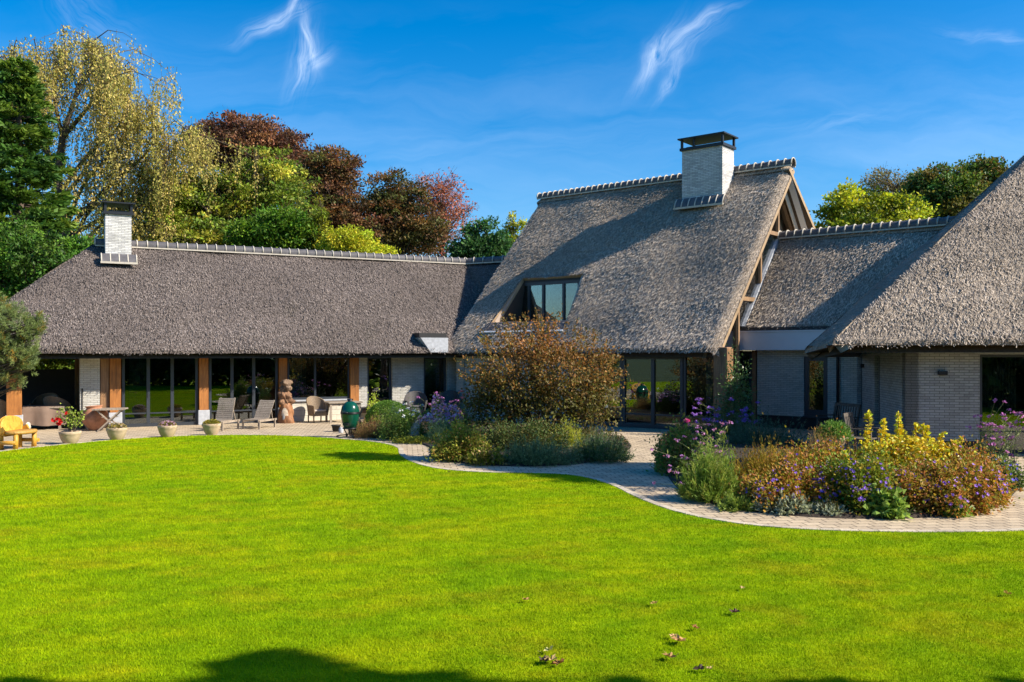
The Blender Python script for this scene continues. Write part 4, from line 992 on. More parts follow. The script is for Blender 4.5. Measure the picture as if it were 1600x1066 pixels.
# hedge seen through the open terrace
def hedge():
    rs = np.random.RandomState(40); n = 9000; c0 = WP + NWI * 6.6 - DW * 3; P = np.zeros((n, 3)); t = rs.rand(n) * 8.5 - 6; q = rs.randn(n) * .35
    for i in range(2): P[:, i] = c0[i] + DW[i] * t + NWI[i] * (q + .5)
    P[:, 2] = rs.rand(n) * 3.4
    V, Q, C = leaf_arrays(P, rs.randn(n, 3), .10 + .1 * rs.rand(n), .65, palette(rs, n, YGREEN[:3] + OLIVE), rs)
    tag(link('hedge', cloud_mesh('hedge', [(V, Q, C)], M_LEAF)), 'leafy hedge seen through the open terrace of the left wing', 'hedge')
hedge()

# dark layered conifer on the far left
def conifer(name, label, base, height, rbot, seed, cols, nb=330, lean=0):
    rs = np.random.RandomState(seed); rr = random.Random(seed); root = thing(name, label, 'tree', base)
    tw = MB(); tw.tube([(0, 0, -.1), (0, 0, height * .5), (lean * .5, 0, height * .97)], [.36, .24, .03], 9)
    Ps, As, Ss, Cs = [], [], [], []
    for i in range(nb):
        f = (i + .5) / nb; z = height * (.06 + .93 * f); a = rr.uniform(0, 2 * math.pi); R0 = rbot * (1 - f) ** .62 * rr.uniform(.45, 1.1) * (1 + .22 * math.sin(3 * a + f * 9) + .15 * math.sin(f * 40)) + .25
        d = np.array([math.cos(a), math.sin(a), 0.]); tz = -.10 - .10 * (1 - f); m = int(26 + 44 * R0)
        t = np.sqrt(rs.rand(m)) * .85 + .15; side = np.array([-d[1], d[0], 0]); w = rs.randn(m) * .2 * R0 ** .5 * (1.15 - .6 * t)
        base_ = np.array([0, 0, z])[None] + d[None] * (t * R0)[:, None] + side[None] * w[:, None] + np.array([0, 0, 1.])[None] * ((tz * t * R0) + .12 * R0 * t ** 2 - .07 * abs(w) + rs.randn(m) * .05)[:, None]
        Ps.append(base_); As.append(d[None] * .8 + side[None] * np.sign(w)[:, None] * .7 + rs.randn(m, 3) * .35 + np.array([0, 0, .12])); Ss.append(.20 + .22 * rs.rand(m))
        c = palette(rs, 1, cols, .1)[0]; Cs.append(c[None] * (1 + .2 * rs.randn(m)[:, None]))
        e = np.array([0, 0, z]) + d * R0 * .9; tw.tube([(0, 0, z), tuple(e + np.array([0, 0, (tz + .1) * R0]))], [.05 * (1 - f) + .012, .008], 4, cap=False)
    tw.build('trunk', M_BARK, root)
    V, Q, C = leaf_arrays(np.concatenate(Ps), np.concatenate(As), np.concatenate(Ss), .42, np.concatenate(Cs), rs, .1)
    link('crown', cloud_mesh('crown', [(V, Q, C)], M_LEAF), root, None, True)
cb = AT(30, 600, 42); conifer('conifer', 'tall dark green conifer with layered boughs at the left edge', (cb.x, cb.y, 0), 2.55 + (551 - 92) / F * 42, 3.6, 51, [(.07, .165, .025), (.115, .21, .03), (.17, .25, .03), (.055, .13, .026)], 420)
cb = AT(-70, 600, 40); conifer('conifer', 'shorter conifer cut by the left edge of the picture', (cb.x, cb.y, 0), 9.2, 3.2, 52, [(.05, .12, .022), (.10, .18, .025), (.04, .1, .025)], 260)

# weeping birch
def birch():
    rs = np.random.RandomState(61); rr = random.Random(61); Y = 50.0; b = AT(112, 560, Y); root = thing('weeping_birch', 'tall weeping birch with thin hanging yellowish branches', 'tree', (b.x, b.y, 0), 0, 'trees behind the house')
    O = np.array([b.x, b.y, 0]); L = lambda x, y, dy=0: AT(x, y, Y + dy) - Vector((b.x, b.y, 0)); tw = MB()
    tr = [L(112, 640), L(112, 420), L(100, 340), L(90, 280), L(98, 215), L(118, 150), L(130, 95)]
    tw.tube(tr, [.42, .36, .30, .25, .18, .10, .03], 9)
    limbs = [((112, 385), (140, 330), (190, 300), (232, 262)), ((104, 355), (130, 290), (185, 225), (205, 165)), ((95, 300), (135, 245), (190, 190), (196, 108)), ((92, 280), (70, 215), (62, 140), (58, 85)),
             ((98, 215), (140, 165), (168, 120), (175, 90)), ((118, 150), (140, 110), (150, 75), (140, 62)), ((115, 400), (160, 350), (220, 320), (288, 200)), ((92, 285), (40, 235), (5, 165), (-20, 95)),
             ((112, 385), (70, 350), (30, 330), (0, 310)), ((100, 340), (150, 320), (230, 300), (270, 210)), ((105, 360), (160, 300), (240, 225), (232, 158)), ((98, 215), (85, 150), (95, 95), (100, 72)), ((108, 370), (180, 330), (260, 290), (305, 210)), ((92, 270), (50, 200), (30, 130), (20, 80)),
             ((112, 390), (160, 375), (200, 370), (240, 350)), ((95, 310), (130, 270), (160, 200), (165, 130))]
    starts = []
    for q in limbs:
        dy = rr.uniform(-3, 3); pts = catmull([L(x, y, dy * i / 3) for i, (x, y) in enumerate(q)], 5); tip = pts[-1]
        # the limb bends over at its end
        d = (pts[-1] - pts[-3]); pts += [tip + Vector((d.x * .6, d.y * .6, .15)), tip + Vector((d.x * 1.2, d.y * 1.1, -.5))]
        n = len(pts); tw.tube(pts, [max(.012, .14 * (1 - i / n) ** 1.1) for i in range(n)], 6, cap=False)
        for i in range(5, n): starts += [(pts[i], i / n)] * (2 if i < 9 else 4)
        for _ in range(9):
            i = rr.randrange(4, n - 1); p = pts[i]; e = p + Vector((rr.gauss(0, 1.5), rr.gauss(0, 1.6), rr.uniform(-.4, .6))); m = p.lerp(e, .5) + Vector((0, 0, .4))
            e2 = e + Vector(((e - p).x * .4, (e - p).y * .4, -.5)); tw.tube([p, m, e, e2], [.035, .025, .014, .008], 4, cap=False); starts += [(e, .8), (e2, .9), (e2, .9), (m, .7)]
    Ps, As, Cs = [], [], []; st = MB()
    for (p, f) in starts:
        if p.x < 1.6 and p.z < 12.5 and rr.random() < .75: continue
        for _ in range(2):
            ln = rr.uniform(.6, 3.0) * (.75 if f > .9 else 1); q = p + Vector((rr.gauss(0, .3), rr.gauss(0, .35), rr.uniform(-.2, .2))); dx, dy = rr.gauss(0, .16), rr.gauss(0, .16)
            e = q + Vector((dx * ln * .6, dy * ln, -ln)); mid = q.lerp(e, .5) + Vector((dx * .5, dy * .5, 0)); st.tube([q, mid, e], [.009, .007, .004], 3, cap=False)
            m = int(ln * rr.uniform(9, 26)); t = rs.rand(m); P = np.outer((1 - t) ** 2, q) + np.outer(2 * t * (1 - t), mid) + np.outer(t ** 2, e)
            Ps.append(P + rs.randn(m, 3) * .11); As.append(rs.randn(m, 3) * .5 + np.array([0, 0, -.9])); Cs.append(palette(rs, 1, BIRCH, .1)[0] * (1 + .2 * rs.randn(m)[:, None]))
    tw.build('trunk', M_BARK, root); st.build('hanging_twig', M_BARK, root)
    P = np.concatenate(Ps); V, Q, C = leaf_arrays(P, np.concatenate(As), .09 + .09 * rs.rand(len(P)), .6, np.concatenate(Cs), rs)
    link('crown', cloud_mesh('crown', [(V, Q, C)], M_LEAF), root, None, True)
birch()

# the pine at the terrace corner
def pine():
    rs = np.random.RandomState(71); rr = random.Random(71); Y = 25.2; b = AT(-38, 600, Y); root = thing('pine_tree', 'small blue green pine in front of the left terrace post', 'tree', (b.x, b.y, 0)); O = Vector((b.x, b.y, 0))
    tw = MB(); top = AT(-10, 470, Y) - O; tw.tube([(0, 0, -.1), (.05, 0, 1.2), (.2, .05, 2.2), tuple(top)], [.13, .11, .08, .02], 8)
    Ps, As, Cs = [], [], []
    blobs = [(18, 520, 34, 42), (-25, 530, 45, 55), (48, 525, 16, 32), (25, 560, 34, 28), (0, 590, 22, 14), (60, 508, 7, 18), (-10, 485, 36, 22), (27, 600, 8, 12), (40, 565, 20, 22)]
    for (x, y, rx, ry) in blobs:
        n = int(rx * ry / 7.5) + 10
        for _ in range(n):
            e = ell(rs, 1, .35)[0]; p = AT(x + e[0] * rx, y - e[2] * ry, Y + e[1] * rx * .022) - O
            d = np.array([e[0] * .6 + rr.gauss(0, .35), e[1] * .6 + rr.gauss(0, .35), .75 + rr.gauss(0, .3)]); d /= np.linalg.norm(d); ln = rr.uniform(.12, .26); m = 34
            t = rs.rand(m); q = np.array(p)[None] + d[None] * (t * ln)[:, None]; Ps.append(q); As.append(unit(rs.randn(m, 3)) * .8 + d[None] * .75)
            c = palette(rs, 1, [(.20, .27, .11), (.25, .31, .10), (.17, .22, .06)] * 3 + [(.38, .24, .04)], .12)[0]; Cs.append(c * (1 + .15 * rs.randn(m)[:, None]))
            if rr.random() < .5: z = max(.5, p.z - rr.uniform(.2, .6)); tw.tube([(p.x * .15, p.y * .15, z), tuple(p)], [.022, .008], 4, cap=False)
    P = np.concatenate(Ps); tw.build('trunk', M_BARK, root)
    V, Q, C = leaf_arrays(P, np.concatenate(As), .07 + .05 * rs.rand(len(P)), .13, np.concatenate(Cs), rs, .1)
    link('crown', cloud_mesh('crown', [(V, Q, C)], M_LEAF), root, None, True)
pine()

# copper-leaved ornamental tree in the bed
def bed_tree():
    rs = np.random.RandomState(81); rr = random.Random(81); b = G(850, 690); Y = b.y; root = thing('ornamental_tree', 'wide low copper brown leaved tree with several stems in the flower bed', 'tree', (b.x, b.y, 0)); tw = MB(); s = Y / F
    blobs = [((842, 588), (108, 72)), ((800, 610), (75, 62)), ((893, 602), (72, 68)), ((840, 540), (62, 34)), ((752, 615), (30, 40)), ((938, 600), (34, 48)), ((845, 640), (95, 32)), ((920, 640), (42, 30)), ((775, 648), (42, 26))]
    cs, rd = [], []
    for (c, r) in blobs:
        m = int(r[0] * r[1] / 150) + 4; e = ell(rs, m, .4); cc = AT(c[0], c[1], Y) - Vector((b.x, b.y, 0)); cs.append(np.array(cc) + e * (.62 + .58 * rs.rand(m, 1)) * np.array([r[0] * s, min(r[0] * s, 1.6), r[1] * s]))
    cs = np.concatenate(cs); N = len(cs)
    stems = [((-.30, .05), (-.9, 1.5)), ((-.12, -.1), (-.3, 1.6)), ((.05, .1), (.25, 1.7)), ((.2, -.05), (.9, 1.5)), ((.32, .08), (1.3, 1.3)), ((-.2, .15), (-1.4, 1.2))]
    sp = []
    for (a, t) in stems:
        p = [Vector((a[0] * .5, a[1], -.05)), Vector((a[0], a[1], .35)), Vector((t[0] * .55, a[1] * 2, .9)), Vector((t[0], a[1] * 4, t[1]))]; tw.tube(catmull(p, 3), [.06] * 3 + [.05] * 3 + [.035] * 3 + [.02], 6); sp.append(p)
    for c in cs:
        e = Vector(c); p = min(sp, key=lambda q: abs(q[3].x - e.x) + rr.random() * .5); f = rr.uniform(.35, 1); q = p[2].lerp(p[3], f); m = q.lerp(e, .5) + Vector((0, 0, .12)); tw.tube([q, m, e], [.018, .012, .005], 4, cap=False)
    tw.build('trunk', M_BARK, root)
    per = 66; ci = np.repeat(np.arange(N), per); n = len(ci); off = rs.randn(n, 3) * .21
    # shoots standing out of the crown
    P = cs[ci] + off
    hz = np.clip((P[:, 2] - 1.0) / 2.4, 0, 1); pal = palette(rs, n, [(.26, .10, .03), (.38, .15, .035), (.18, .115, .035), (.48, .22, .05), (.14, .10, .03)], .2)
    green = palette(rs, n, [(.14, .145, .03), (.17, .165, .035), (.10, .105, .025), (.16, .10, .03)], .2); f = np.clip(hz * 1.5 - .1 + rs.randn(n) * .25, 0, 1)[:, None]
    pr = [leaf_arrays(P, rs.randn(n, 3) * .7 + np.array([0, 0, -.25]), .07 + .05 * rs.rand(n), .66, green * (1 - f) + pal * f, rs)]
    Ps, As = [], []
    for _ in range(150):
        e = ell(rs, 1, .9)[0]; e[2] = abs(e[2]) * 1.15 - .25; p = np.array(AT(845, 585, Y) - Vector((b.x, b.y, 0))) + e * np.array([118 * s, 1.6, 84 * s]); d = unit(np.array([e[0], e[1], e[2] + .7])[None])[0]; ln = rr.uniform(.2, .62); m = int(ln * 42)
        t = rs.rand(m); Ps.append(p + d * (t * ln)[:, None] + rs.randn(m, 3) * .03); As.append(rs.randn(m, 3) * .6 + d)
    P = np.concatenate(Ps); pr.append(leaf_arrays(P, np.concatenate(As), .06 + .04 * rs.rand(len(P)), .6, palette(rs, len(P), [(.30, .14, .035), (.18, .14, .04), (.42, .21, .05), (.15, .15, .035)], .15), rs))
    link('crown', cloud_mesh('crown', pr, M_LEAF), root, None, True)
bed_tree()

# trees that stand outside the picture: their shade falls on the lawn, their mirror image shows in the glass
tree('shade_tree', 'leafy tree standing to the right of the lawn, shading its near end', [((8.55, 4.4, 8.2), (.38, .2, .2)), ((8.9, 4.0, 8.2), (.5, .22, .25)), ((10.0, 4.05, 8.2), (.42, .14, .16)), ((10.6, 3.8, 8.2), (.3, .14, .16)), ((11.4, 3.95, 8.2), (.16, .12, .12)), ((12.9, 3.9, 8.2), (.34, .14, .16)), ((6.7, 3.95, 8.2), (.34, .14, .16))], GREEN, 91, 60, 240, .17, .11, .6, .2, base=(10.5, 2.0), low=.6, outl=0)
tree('shade_tree', 'dense tree standing beside the right house, shading the garden path', [((13.1, 15.8, 8.0), (.9, .9, .9)), ((12.1, 17.1, 8.1), (.7, .8, .7)), ((11.9, 17.6, 12.0), (.9, .5, .45)), ((13.1, 17.3, 12.2), (.5, .45, .4)), ((16.5, 15.6, 11.8), (1.3, 1.0, 1.0)), ((17.6, 14.7, 11.5), (1.3, 1.0, 1.0)), ((18.6, 15.5, 11.4), (1.2, 1.1, .9)), ((14.9, 16.6, 11.2), (.8, .7, .7))], GREEN, 92, 170, 520, .5, .2, .7, .26, base=(16.0, 15.0), low=.45, outl=0)
def far_wood():
    rs = np.random.RandomState(95); pl = catmull([(-45, -16, 0), (-15, -16, 0), (2, -13, 0), (9, -5, 0), (15, 1.5, 0), (24, 3, 0), (40, 2, 0)], 12); n = 30000; i = rs.randint(0, len(pl) - 1, n); f = rs.rand(n)
    A_ = np.array([list(p) for p in pl]); P = A_[i] * (1 - f[:, None]) + A_[i + 1] * f[:, None]; x = P[:, 0]; h = 7.0 + 1.2 * np.sin(x * .5) + .8 * np.sin(x * 1.3 + 1); P = P + rs.randn(n, 3) * np.array([.9, .9, 0]); P[:, 2] = rs.rand(n) ** .9 * h
    V, Q, C = leaf_arrays(P, rs.randn(n, 3), .35 + .4 * rs.rand(n), .8, palette(rs, n, DGREEN + OLIVE[:2] + BROWNG) * .5, rs)
    tag(link('far_wood', cloud_mesh('far_wood', [(V, Q, C)], M_LEAF)), 'dark mixed shrubbery round the far side of the lawn, mirrored in the glass doors', 'shrubbery', None, 'stuff')
far_wood()

# ------------------------------------------------------------------ plants in the beds
BOOST = 2.0
_pal0 = palette
def palette(rs, n, cols, jit=.18):
    c = _pal0(rs, n, cols, jit); return np.clip(c * np.where(c[:, :1].max(initial=0) < .4, BOOST, 1.15), 0, .9)
def petals(P, up, size, C, rs, k=5):
    """little k-petalled blossoms at P facing up"""
    n = len(P); up = unit(up); a = unit(np.cross(up, rs.randn(n, 3))); b = np.cross(up, a); out = []
    for i in range(k):
        t = 2 * math.pi * i / k; ax = a * math.cos(t) + b * math.sin(t) + up * .35; out.append(leaf_arrays(P, ax, size, .75, C, rs, .1, up))
    return out
def clump(name, label, cat, x0, x1, ytop, ybase, dep, cols, seed, style='leafy', n=2200, leaf=.06, aspect=.55, flowers=(), group=None, hfrac=1.0, shell=.5, mat=None, tall=.3, jag=.25, tips=None, shoot=16):
    rs = np.random.RandomState(seed); f = G((x0 + x1) / 2, ybase); c = Vector((0, f.y + dep / 2, 0)); c.x = ((x0 + x1) / 2 - 800) / F * c.y
    rx = (x1 - x0) / 2 / F * c.y; ry = dep / 2; h = max(.1, H - (ytop - HOR) / F * c.y) * 1.12
    def surf(m, sh):
        e = ell(rs, m, sh); e[:, 2] = np.abs(e[:, 2])
        lump = 1 + jag * (np.sin(e[:, 0] * 5 + seed) * np.sin(e[:, 1] * 4 + seed * 2) + .5 * np.sin(e[:, 0] * 11 + seed * 3))
        p = e * np.array([rx, ry, h * (1 - tall * .3)]) * np.clip(lump, .6, 1.3)[:, None]; return p, unit(e)
    parts = []
    if style == 'leafy':
        p, d = surf(n, shell); p *= (1 + np.where(rs.rand(n) < .3, .22 * np.abs(rs.randn(n)), 0))[:, None]; p[:, 2] += rs.rand(n) ** 3 * h * tall; C = palette(rs, n, cols); parts.append(leaf_arrays(p, d * .8 + rs.randn(n, 3) * .6, leaf * (.6 + .8 * rs.rand(n)), aspect, C, rs))
        # inner stems so that gaps show twigs and shade, not soil
        m = n // 6; q, d = surf(m, .1); parts.append(leaf_arrays(q * np.array([.8, .8, .7]), rs.randn(m, 3) * .3 + np.array([0, 0, 1.]), np.full(m, leaf * 2.2), .12, palette(rs, m, [(.08, .06, .025), (.05, .06, .015)]), rs))
    else:
        ns = n // shoot; p, d = surf(ns, .15); base = p * np.array([.75, .75, .1]); tip = p + d * .04; tip[:, 2] = np.maximum(tip[:, 2], h * .12); tip[:, 2] *= (.75 + .5 * rs.rand(ns)); tip += rs.randn(ns, 3) * np.array([.04, .04, .03])
        ci = np.repeat(np.arange(ns), shoot); t = rs.rand(len(ci)); t = t ** .6; q = base[ci] * (1 - t)[:, None] + tip[ci] * t[:, None] + rs.randn(len(ci), 3) * .012
        dd = unit(tip - base)[ci]; sc = palette(rs, ns, cols, .15)[ci]
        if tips is not None:
            k = np.clip((t - tips[1]) / .1, 0, 1)[:, None]; sc = sc * (1 - k) + palette(rs, len(ci), tips[0]) * k
        parts.append(leaf_arrays(q, dd * (1.2 if style == 'spiky' else 2.5) + rs.randn(len(ci), 3) * .5, leaf * (.6 + .8 * rs.rand(len(ci))), aspect, sc * (1 + .15 * rs.randn(len(ci))[:, None]), rs))
        parts.append(leaf_arrays(base, tip - base, np.linalg.norm(tip - base, axis=1), .012 / max(h, .3), palette(rs, ns, cols, .1) * .8, rs, 0))
    root = link(name, cloud_mesh(name, parts, mat or M_LEAF), None, Matrix.Translation(c)); tag(root, label, cat, group)
    for (fname, fc, cnt, size, zlo, zhi, stem) in flowers:
        p, d = surf(cnt, .92); k = p[:, 2] > h * zlo; p, d = p[k], d[k]; m = len(p); up = d * .8 + rs.randn(m, 3) * .35 + np.array([0, -.25, .3]); st = stem * (.3 + rs.rand(m)); tipp = p.copy(); tipp[:, 2] = p[:, 2] * (1 + zhi * rs.rand(m)) + st; tipp += d * np.array([.05, .05, 0])
        pr = petals(tipp, up, size * (.7 + .6 * rs.rand(m)), palette(rs, m, fc), rs)
        link(fname, cloud_mesh(fname, pr, M_PETAL), root, None, True)
        if stem > .03: link('flower_stem', cloud_mesh('flower_stem', [leaf_arrays(p, tipp - p, np.linalg.norm(tipp - p, axis=1), .012 / stem * .35, palette(rs, m, [(.1, .14, .03)]), rs, 0)], M_LEAF), root, None, True)
    return root
def stems(name, label, cat, bx0, bx1, by, tips, cols, fcols, seed, fsize=.03, heads=8, dep=.5, leaves=24, rad=.006, group=None, mat=None):
    """tall bending stems: each from the ground to a head at a given place"""
    rs = np.random.RandomState(seed); rr = random.Random(seed); b = G((bx0 + bx1) / 2, by); c = Vector((b.x, b.y + dep / 2, 0)); root = thing(name, label, cat, c, 0, group); st = MB(); Ps, As, Cs, fl = [], [], [], []
    for (x, y) in tips:
        Y = c.y + rr.uniform(-.6, .6) * dep; e = AT(x, y, Y) - c; s = Vector((((bx0 + (bx1 - bx0) * rr.random()) - 800) / F * c.y - c.x, rr.uniform(-.4, .4) * dep, 0)); m = s.lerp(e, .55) + Vector(((s.x - e.x) * .18, 0, e.z * .12)); pts = catmull([s, m, e], 5); n = len(pts)
        st.tube(pts, [rad * (1 - .6 * i / n) for i in range(n)], 4, cap=False)
        for _ in range(leaves):
            t = rr.random() ** 1.5 * .8; i = int(t * (n - 1)); p = pts[i].lerp(pts[i + 1], t * (n - 1) - i); Ps.append(p); As.append((rr.gauss(0, 1), rr.gauss(0, 1), .5)); Cs.append(palette(rs, 1, cols)[0])
        for k in range(heads): fl.append(e + Vector((rr.gauss(0, 1), rr.gauss(0, 1), rr.gauss(0, .5))) * fsize * .75)
    st.build('stem', mat or M_STEM, root)
    if Ps: link('foliage', cloud_mesh('foliage', [leaf_arrays(np.array(Ps), np.array(As), .05 + .06 * rs.rand(len(Ps)), .3, np.array(Cs), rs)], M_LEAF), root, None, True)
    P = np.array(fl); link('blossom', cloud_mesh('blossom', petals(P, rs.randn(len(P), 3) * .6 + np.array([0, -.2, .8]), np.full(len(P), fsize * .7), palette(rs, len(P), fcols, .2), rs), M_PETAL), root, None, True)
    return root
M_STEM = mat_plain('plant_stem', (.16, .19, .06), .6, .25)
VIOLET = [(.30, .15, .80), (.36, .2, .86), (.24, .11, .7), (.44, .25, .8)]
PINKP = [(.42, .13, .38), (.52, .2, .45), (.33, .1, .34)]
# ---- bed on the left, in front of the wing
clump('heather', 'brown russet heather at the edge of the paving beside the green grill', 'heather', 546, 622, 653, 686, 1.1, [(.16, .10, .035), (.22, .13, .05), (.12, .11, .03)], 101, 'spiky', 15000, .035, .35, tips=([(.3, .16, .08), (.22, .1, .06)], .8), jag=.1)
def ball():
    rs = np.random.RandomState(102); f = G(607, 667); Y = f.y + 1.3; s = Y / F; c = Vector(((607 - 800) * s, Y, 0)); r = 37 * s; zc = H - (662 - HOR) * s; hh = (662 - 626) * s; n = 14000; e = ell(rs, n, .93); e[:, 2] = np.maximum(e[:, 2], -.55); P = e * np.array([r, r * .9, hh]) + np.array([0, 0, zc]); V, Q, C = leaf_arrays(P, unit(e) * .7 + rs.randn(n, 3) * .55, .035 + .02 * rs.rand(n), .6, palette(rs, n, [(.055, .12, .014), (.08, .15, .02), (.045, .095, .014)]), rs)
    o = thing('box_ball', 'clipped round green box ball behind the heather', 'topiary', c); link('foliage', cloud_mesh('foliage', [(V, Q, C)], M_LEAF), o, None, True); m = MB(); m.tube([(0, 0, 0), (.02, 0, zc)], [.05, .04], 7); m.build('trunk', M_BARK, o)
ball()
clump('lime_shrub', 'small lime green shrub between grill and box ball', 'shrub', 574, 592, 624, 662, .6, [(.2, .27, .02), (.26, .3, .03)], 103, 'leafy', 800, .06)
stems('white_cosmos', 'white flowers standing beside the clipped box ball', 'flowers', 622, 665, 690, [(633, 632), (641, 629), (648, 641), (654, 644), (637, 638), (620, 645), (626, 641), (660, 633), (684, 634), (668, 648), (645, 648), (656, 650), (630, 650)], [(.08, .14, .02), (.12, .17, .03)], [(.85, .85, .82), (.8, .8, .82)], 104, .045, 7, 1.0, 120)
clump('green_perennial', 'tangled green perennials below the white flowers', 'perennial', 592, 660, 645, 690, 1.2, [(.075, .13, .02), (.12, .16, .03), (.06, .1, .02)], 105, 'leafy', 5000, .06, .4, shell=.3)
clump('phlox', 'lilac pink flower mass in front of the dark chairs', 'flowers', 652, 735, 642, 690, 1.6, [(.09, .13, .03), (.13, .15, .04)], 106, 'leafy', 4500, .06, .4, [('blossom', [(.62, .26, .52), (.68, .38, .60), (.52, .18, .44), (.78, .58, .72)], 1500, .04, .45, .2, .10)], shell=.3)
stems('tall_phlox', 'few tall purple flower stalks rising before the dark chairs', 'flowers', 660, 700, 680, [(654, 620), (680, 614), (684, 618), (690, 622), (672, 632), (705, 628), (716, 626)], [(.1, .13, .04)], [(.38, .14, .36), (.45, .2, .42)], 107, .045, 10, 1.0, 12)
stems('pink_rose', 'tall rose stems with pink red flowers at the left side of the copper tree', 'flowers', 715, 735, 690, [(722, 612), (727, 616), (724, 621), (731, 636), (724, 649), (728, 648), (738, 652)], [(.09, .12, .03)], [(.6, .08, .14), (.7, .2, .25)], 108, .045, 8, .8, 70)
clump('blue_grass_mound', 'blue green feathery mound at the path bend', 'perennial', 662, 712, 650, 694, 1.0, [(.10, .16, .08), (.13, .18, .09), (.08, .13, .06)], 109, 'spiky', 7000, .06, .2, jag=.1)
clump('tall_perennial', 'pale yellow green perennial under the left edge of the copper tree', 'perennial', 705, 758, 652, 692, 1.0, [(.16, .17, .04), (.2, .2, .05), (.11, .14, .03)], 110, 'spiky', 8000, .05, .3, jag=.15)
clump('creeping_sedum', 'low yellow green ground cover along the paving', 'ground cover', 615, 684, 684, 694, .7, [(.20, .19, .02), (.15, .17, .02)], 111, 'leafy', 4500, .035, .7, jag=.05)
tag(COL.objects['creeping_sedum'], kind=None)
clump('rusty_spirea', 'rust and green leaved shrub at the left tip of the bed', 'shrub', 678, 764, 676, 724, 1.3, [(.15, .16, .02), (.10, .14, .018), (.21, .12, .03), (.19, .18, .025)], 112, 'leafy', 6500, .065, .65)
clump('lambs_ear', 'small silvery plant at the left tip of the bed', 'perennial', 672, 694, 700, 716, .5, [(.22, .26, .2), (.3, .33, .26)], 113, 'leafy', 700, .08, .4)
clump('lime_groundcover', 'bright lime leaves at the front edge of the bed', 'ground cover', 730, 792, 706, 729, .5, [(.24, .24, .02), (.16, .2, .02), (.3, .2, .08)], 114, 'leafy', 900, .07, .7)
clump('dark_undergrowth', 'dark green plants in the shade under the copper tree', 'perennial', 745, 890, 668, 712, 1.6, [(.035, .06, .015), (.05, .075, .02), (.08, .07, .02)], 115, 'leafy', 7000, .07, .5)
clump('euphorbia', 'yellow green feathery plant right of the copper tree stems', 'perennial', 858, 915, 655, 706, 1.0, [(.22, .23, .025), (.27, .26, .03), (.15, .18, .02)], 116, 'spiky', 8000, .055, .25, jag=.15)
clump('grey_santolina', 'grey green lavender mound, left of two at the front of the bed', 'lavender', 772, 905, 684, 731, 1.5, [(.075, .115, .05), (.095, .13, .06), (.06, .09, .035)], 117, 'spiky', 17000, .045, .28, jag=.12, tips=([(.11, .15, .07), (.09, .13, .06)], .7))
clump('lavender', 'dark green lavender mound with purple brown spikes at the bed\'s right end', 'lavender', 884, 993, 674, 727, 2.0, [(.05, .09, .03), (.07, .11, .04), (.04, .07, .025)], 118, 'spiky', 18000, .045, .28, jag=.08, tips=([(.1, .14, .06), (.12, .09, .09)], .85))
clump('bronze_grass', 'small bronze green plant behind the grey lavender mound', 'perennial', 895, 945, 668, 690, .7, [(.2, .18, .05), (.15, .13, .05)], 119, 'spiky', 3500, .05, .25)

# ---- bed on the right
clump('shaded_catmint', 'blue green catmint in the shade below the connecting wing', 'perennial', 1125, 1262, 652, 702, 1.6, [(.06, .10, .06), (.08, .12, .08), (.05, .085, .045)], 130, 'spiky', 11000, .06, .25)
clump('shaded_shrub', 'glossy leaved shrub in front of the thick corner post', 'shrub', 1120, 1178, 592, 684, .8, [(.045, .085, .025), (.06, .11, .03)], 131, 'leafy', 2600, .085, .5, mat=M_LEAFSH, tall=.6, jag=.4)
rv = random.Random(132)
stems('purple_verbena', 'dark purple verbena in front of the large glass doors', 'flowers', 1080, 1160, 692, [(1075 + 115 * rv.random(), 622 + 42 * rv.random()) for _ in range(46)], [(.06, .09, .03)], [(.16, .07, .30), (.2, .1, .36)], 132, .05, 9, 1.2, 22)
clump('purple_dock', 'reddish green leafy plant at the left end of the right bed', 'perennial', 1026, 1100, 682, 745, 1.1, [(.12, .15, .03), (.17, .10, .035), (.08, .13, .02)], 133, 'leafy', 4500, .075, .55)
tips = [(1018, 702), (1022, 756), (1042, 712), (1046, 728), (1056, 738), (1044, 735), (1066, 712), (1073, 716), (1086, 686), (1090, 676), (1096, 692), (1070, 682), (1057, 688), (1108, 690), (1112, 684), (1118, 698), (1099, 706), (1084, 705), (1093, 729), (1122, 706), (1129, 676), (1136, 662), (1143, 660), (1128, 662), (1134, 690), (1116, 672), (1100, 678), (1076, 726), (1086, 738), (1064, 756), (1098, 748), (1110, 722), (1124, 722), (1132, 710), (1106, 664), (1090, 668), (1114, 657)]
stems('verbena', 'tall arching purple verbena at the left end of the right bed', 'flowers', 1085, 1150, 772, tips, [(.13, .17, .04), (.17, .2, .05)], [(.46, .2, .44), (.55, .27, .52), (.36, .16, .42), (.4, .14, .2)], 134, .034, 9, .8, 40)
clump('green_undergrowth', 'bright green feathery stems beneath the arching verbena', 'perennial', 1062, 1158, 700, 790, 1.1, [(.11, .17, .025), (.15, .2, .03), (.08, .13, .02), (.2, .2, .04)], 135, 'spiky', 16000, .07, .2, jag=.2)
stems('dahlia', 'single bright pink bloom before the glass doors', 'flowers', 1070, 1085, 690, [(1072, 657), (1113, 671)], [(.07, .1, .03)], [(.75, .08, .32), (.85, .16, .42)], 136, .07, 14, .6, 20)
AMS = [(.34, .26, .03), (.42, .28, .03), (.28, .25, .03), (.39, .2, .035)]
clump('amsonia', 'golden orange autumn perennial mass in the middle of the right bed', 'perennial', 1128, 1275, 694, 778, 1.7, AMS, 137, 'spiky', 24000, .055, .22, jag=.12)
clump('russet_spirea', 'reddish brown twiggy plants behind the golden mass', 'perennial', 1245, 1330, 676, 728, 1.0, [(.17, .11, .045), (.22, .13, .05), (.19, .15, .04)], 138, 'spiky', 9000, .045, .22)
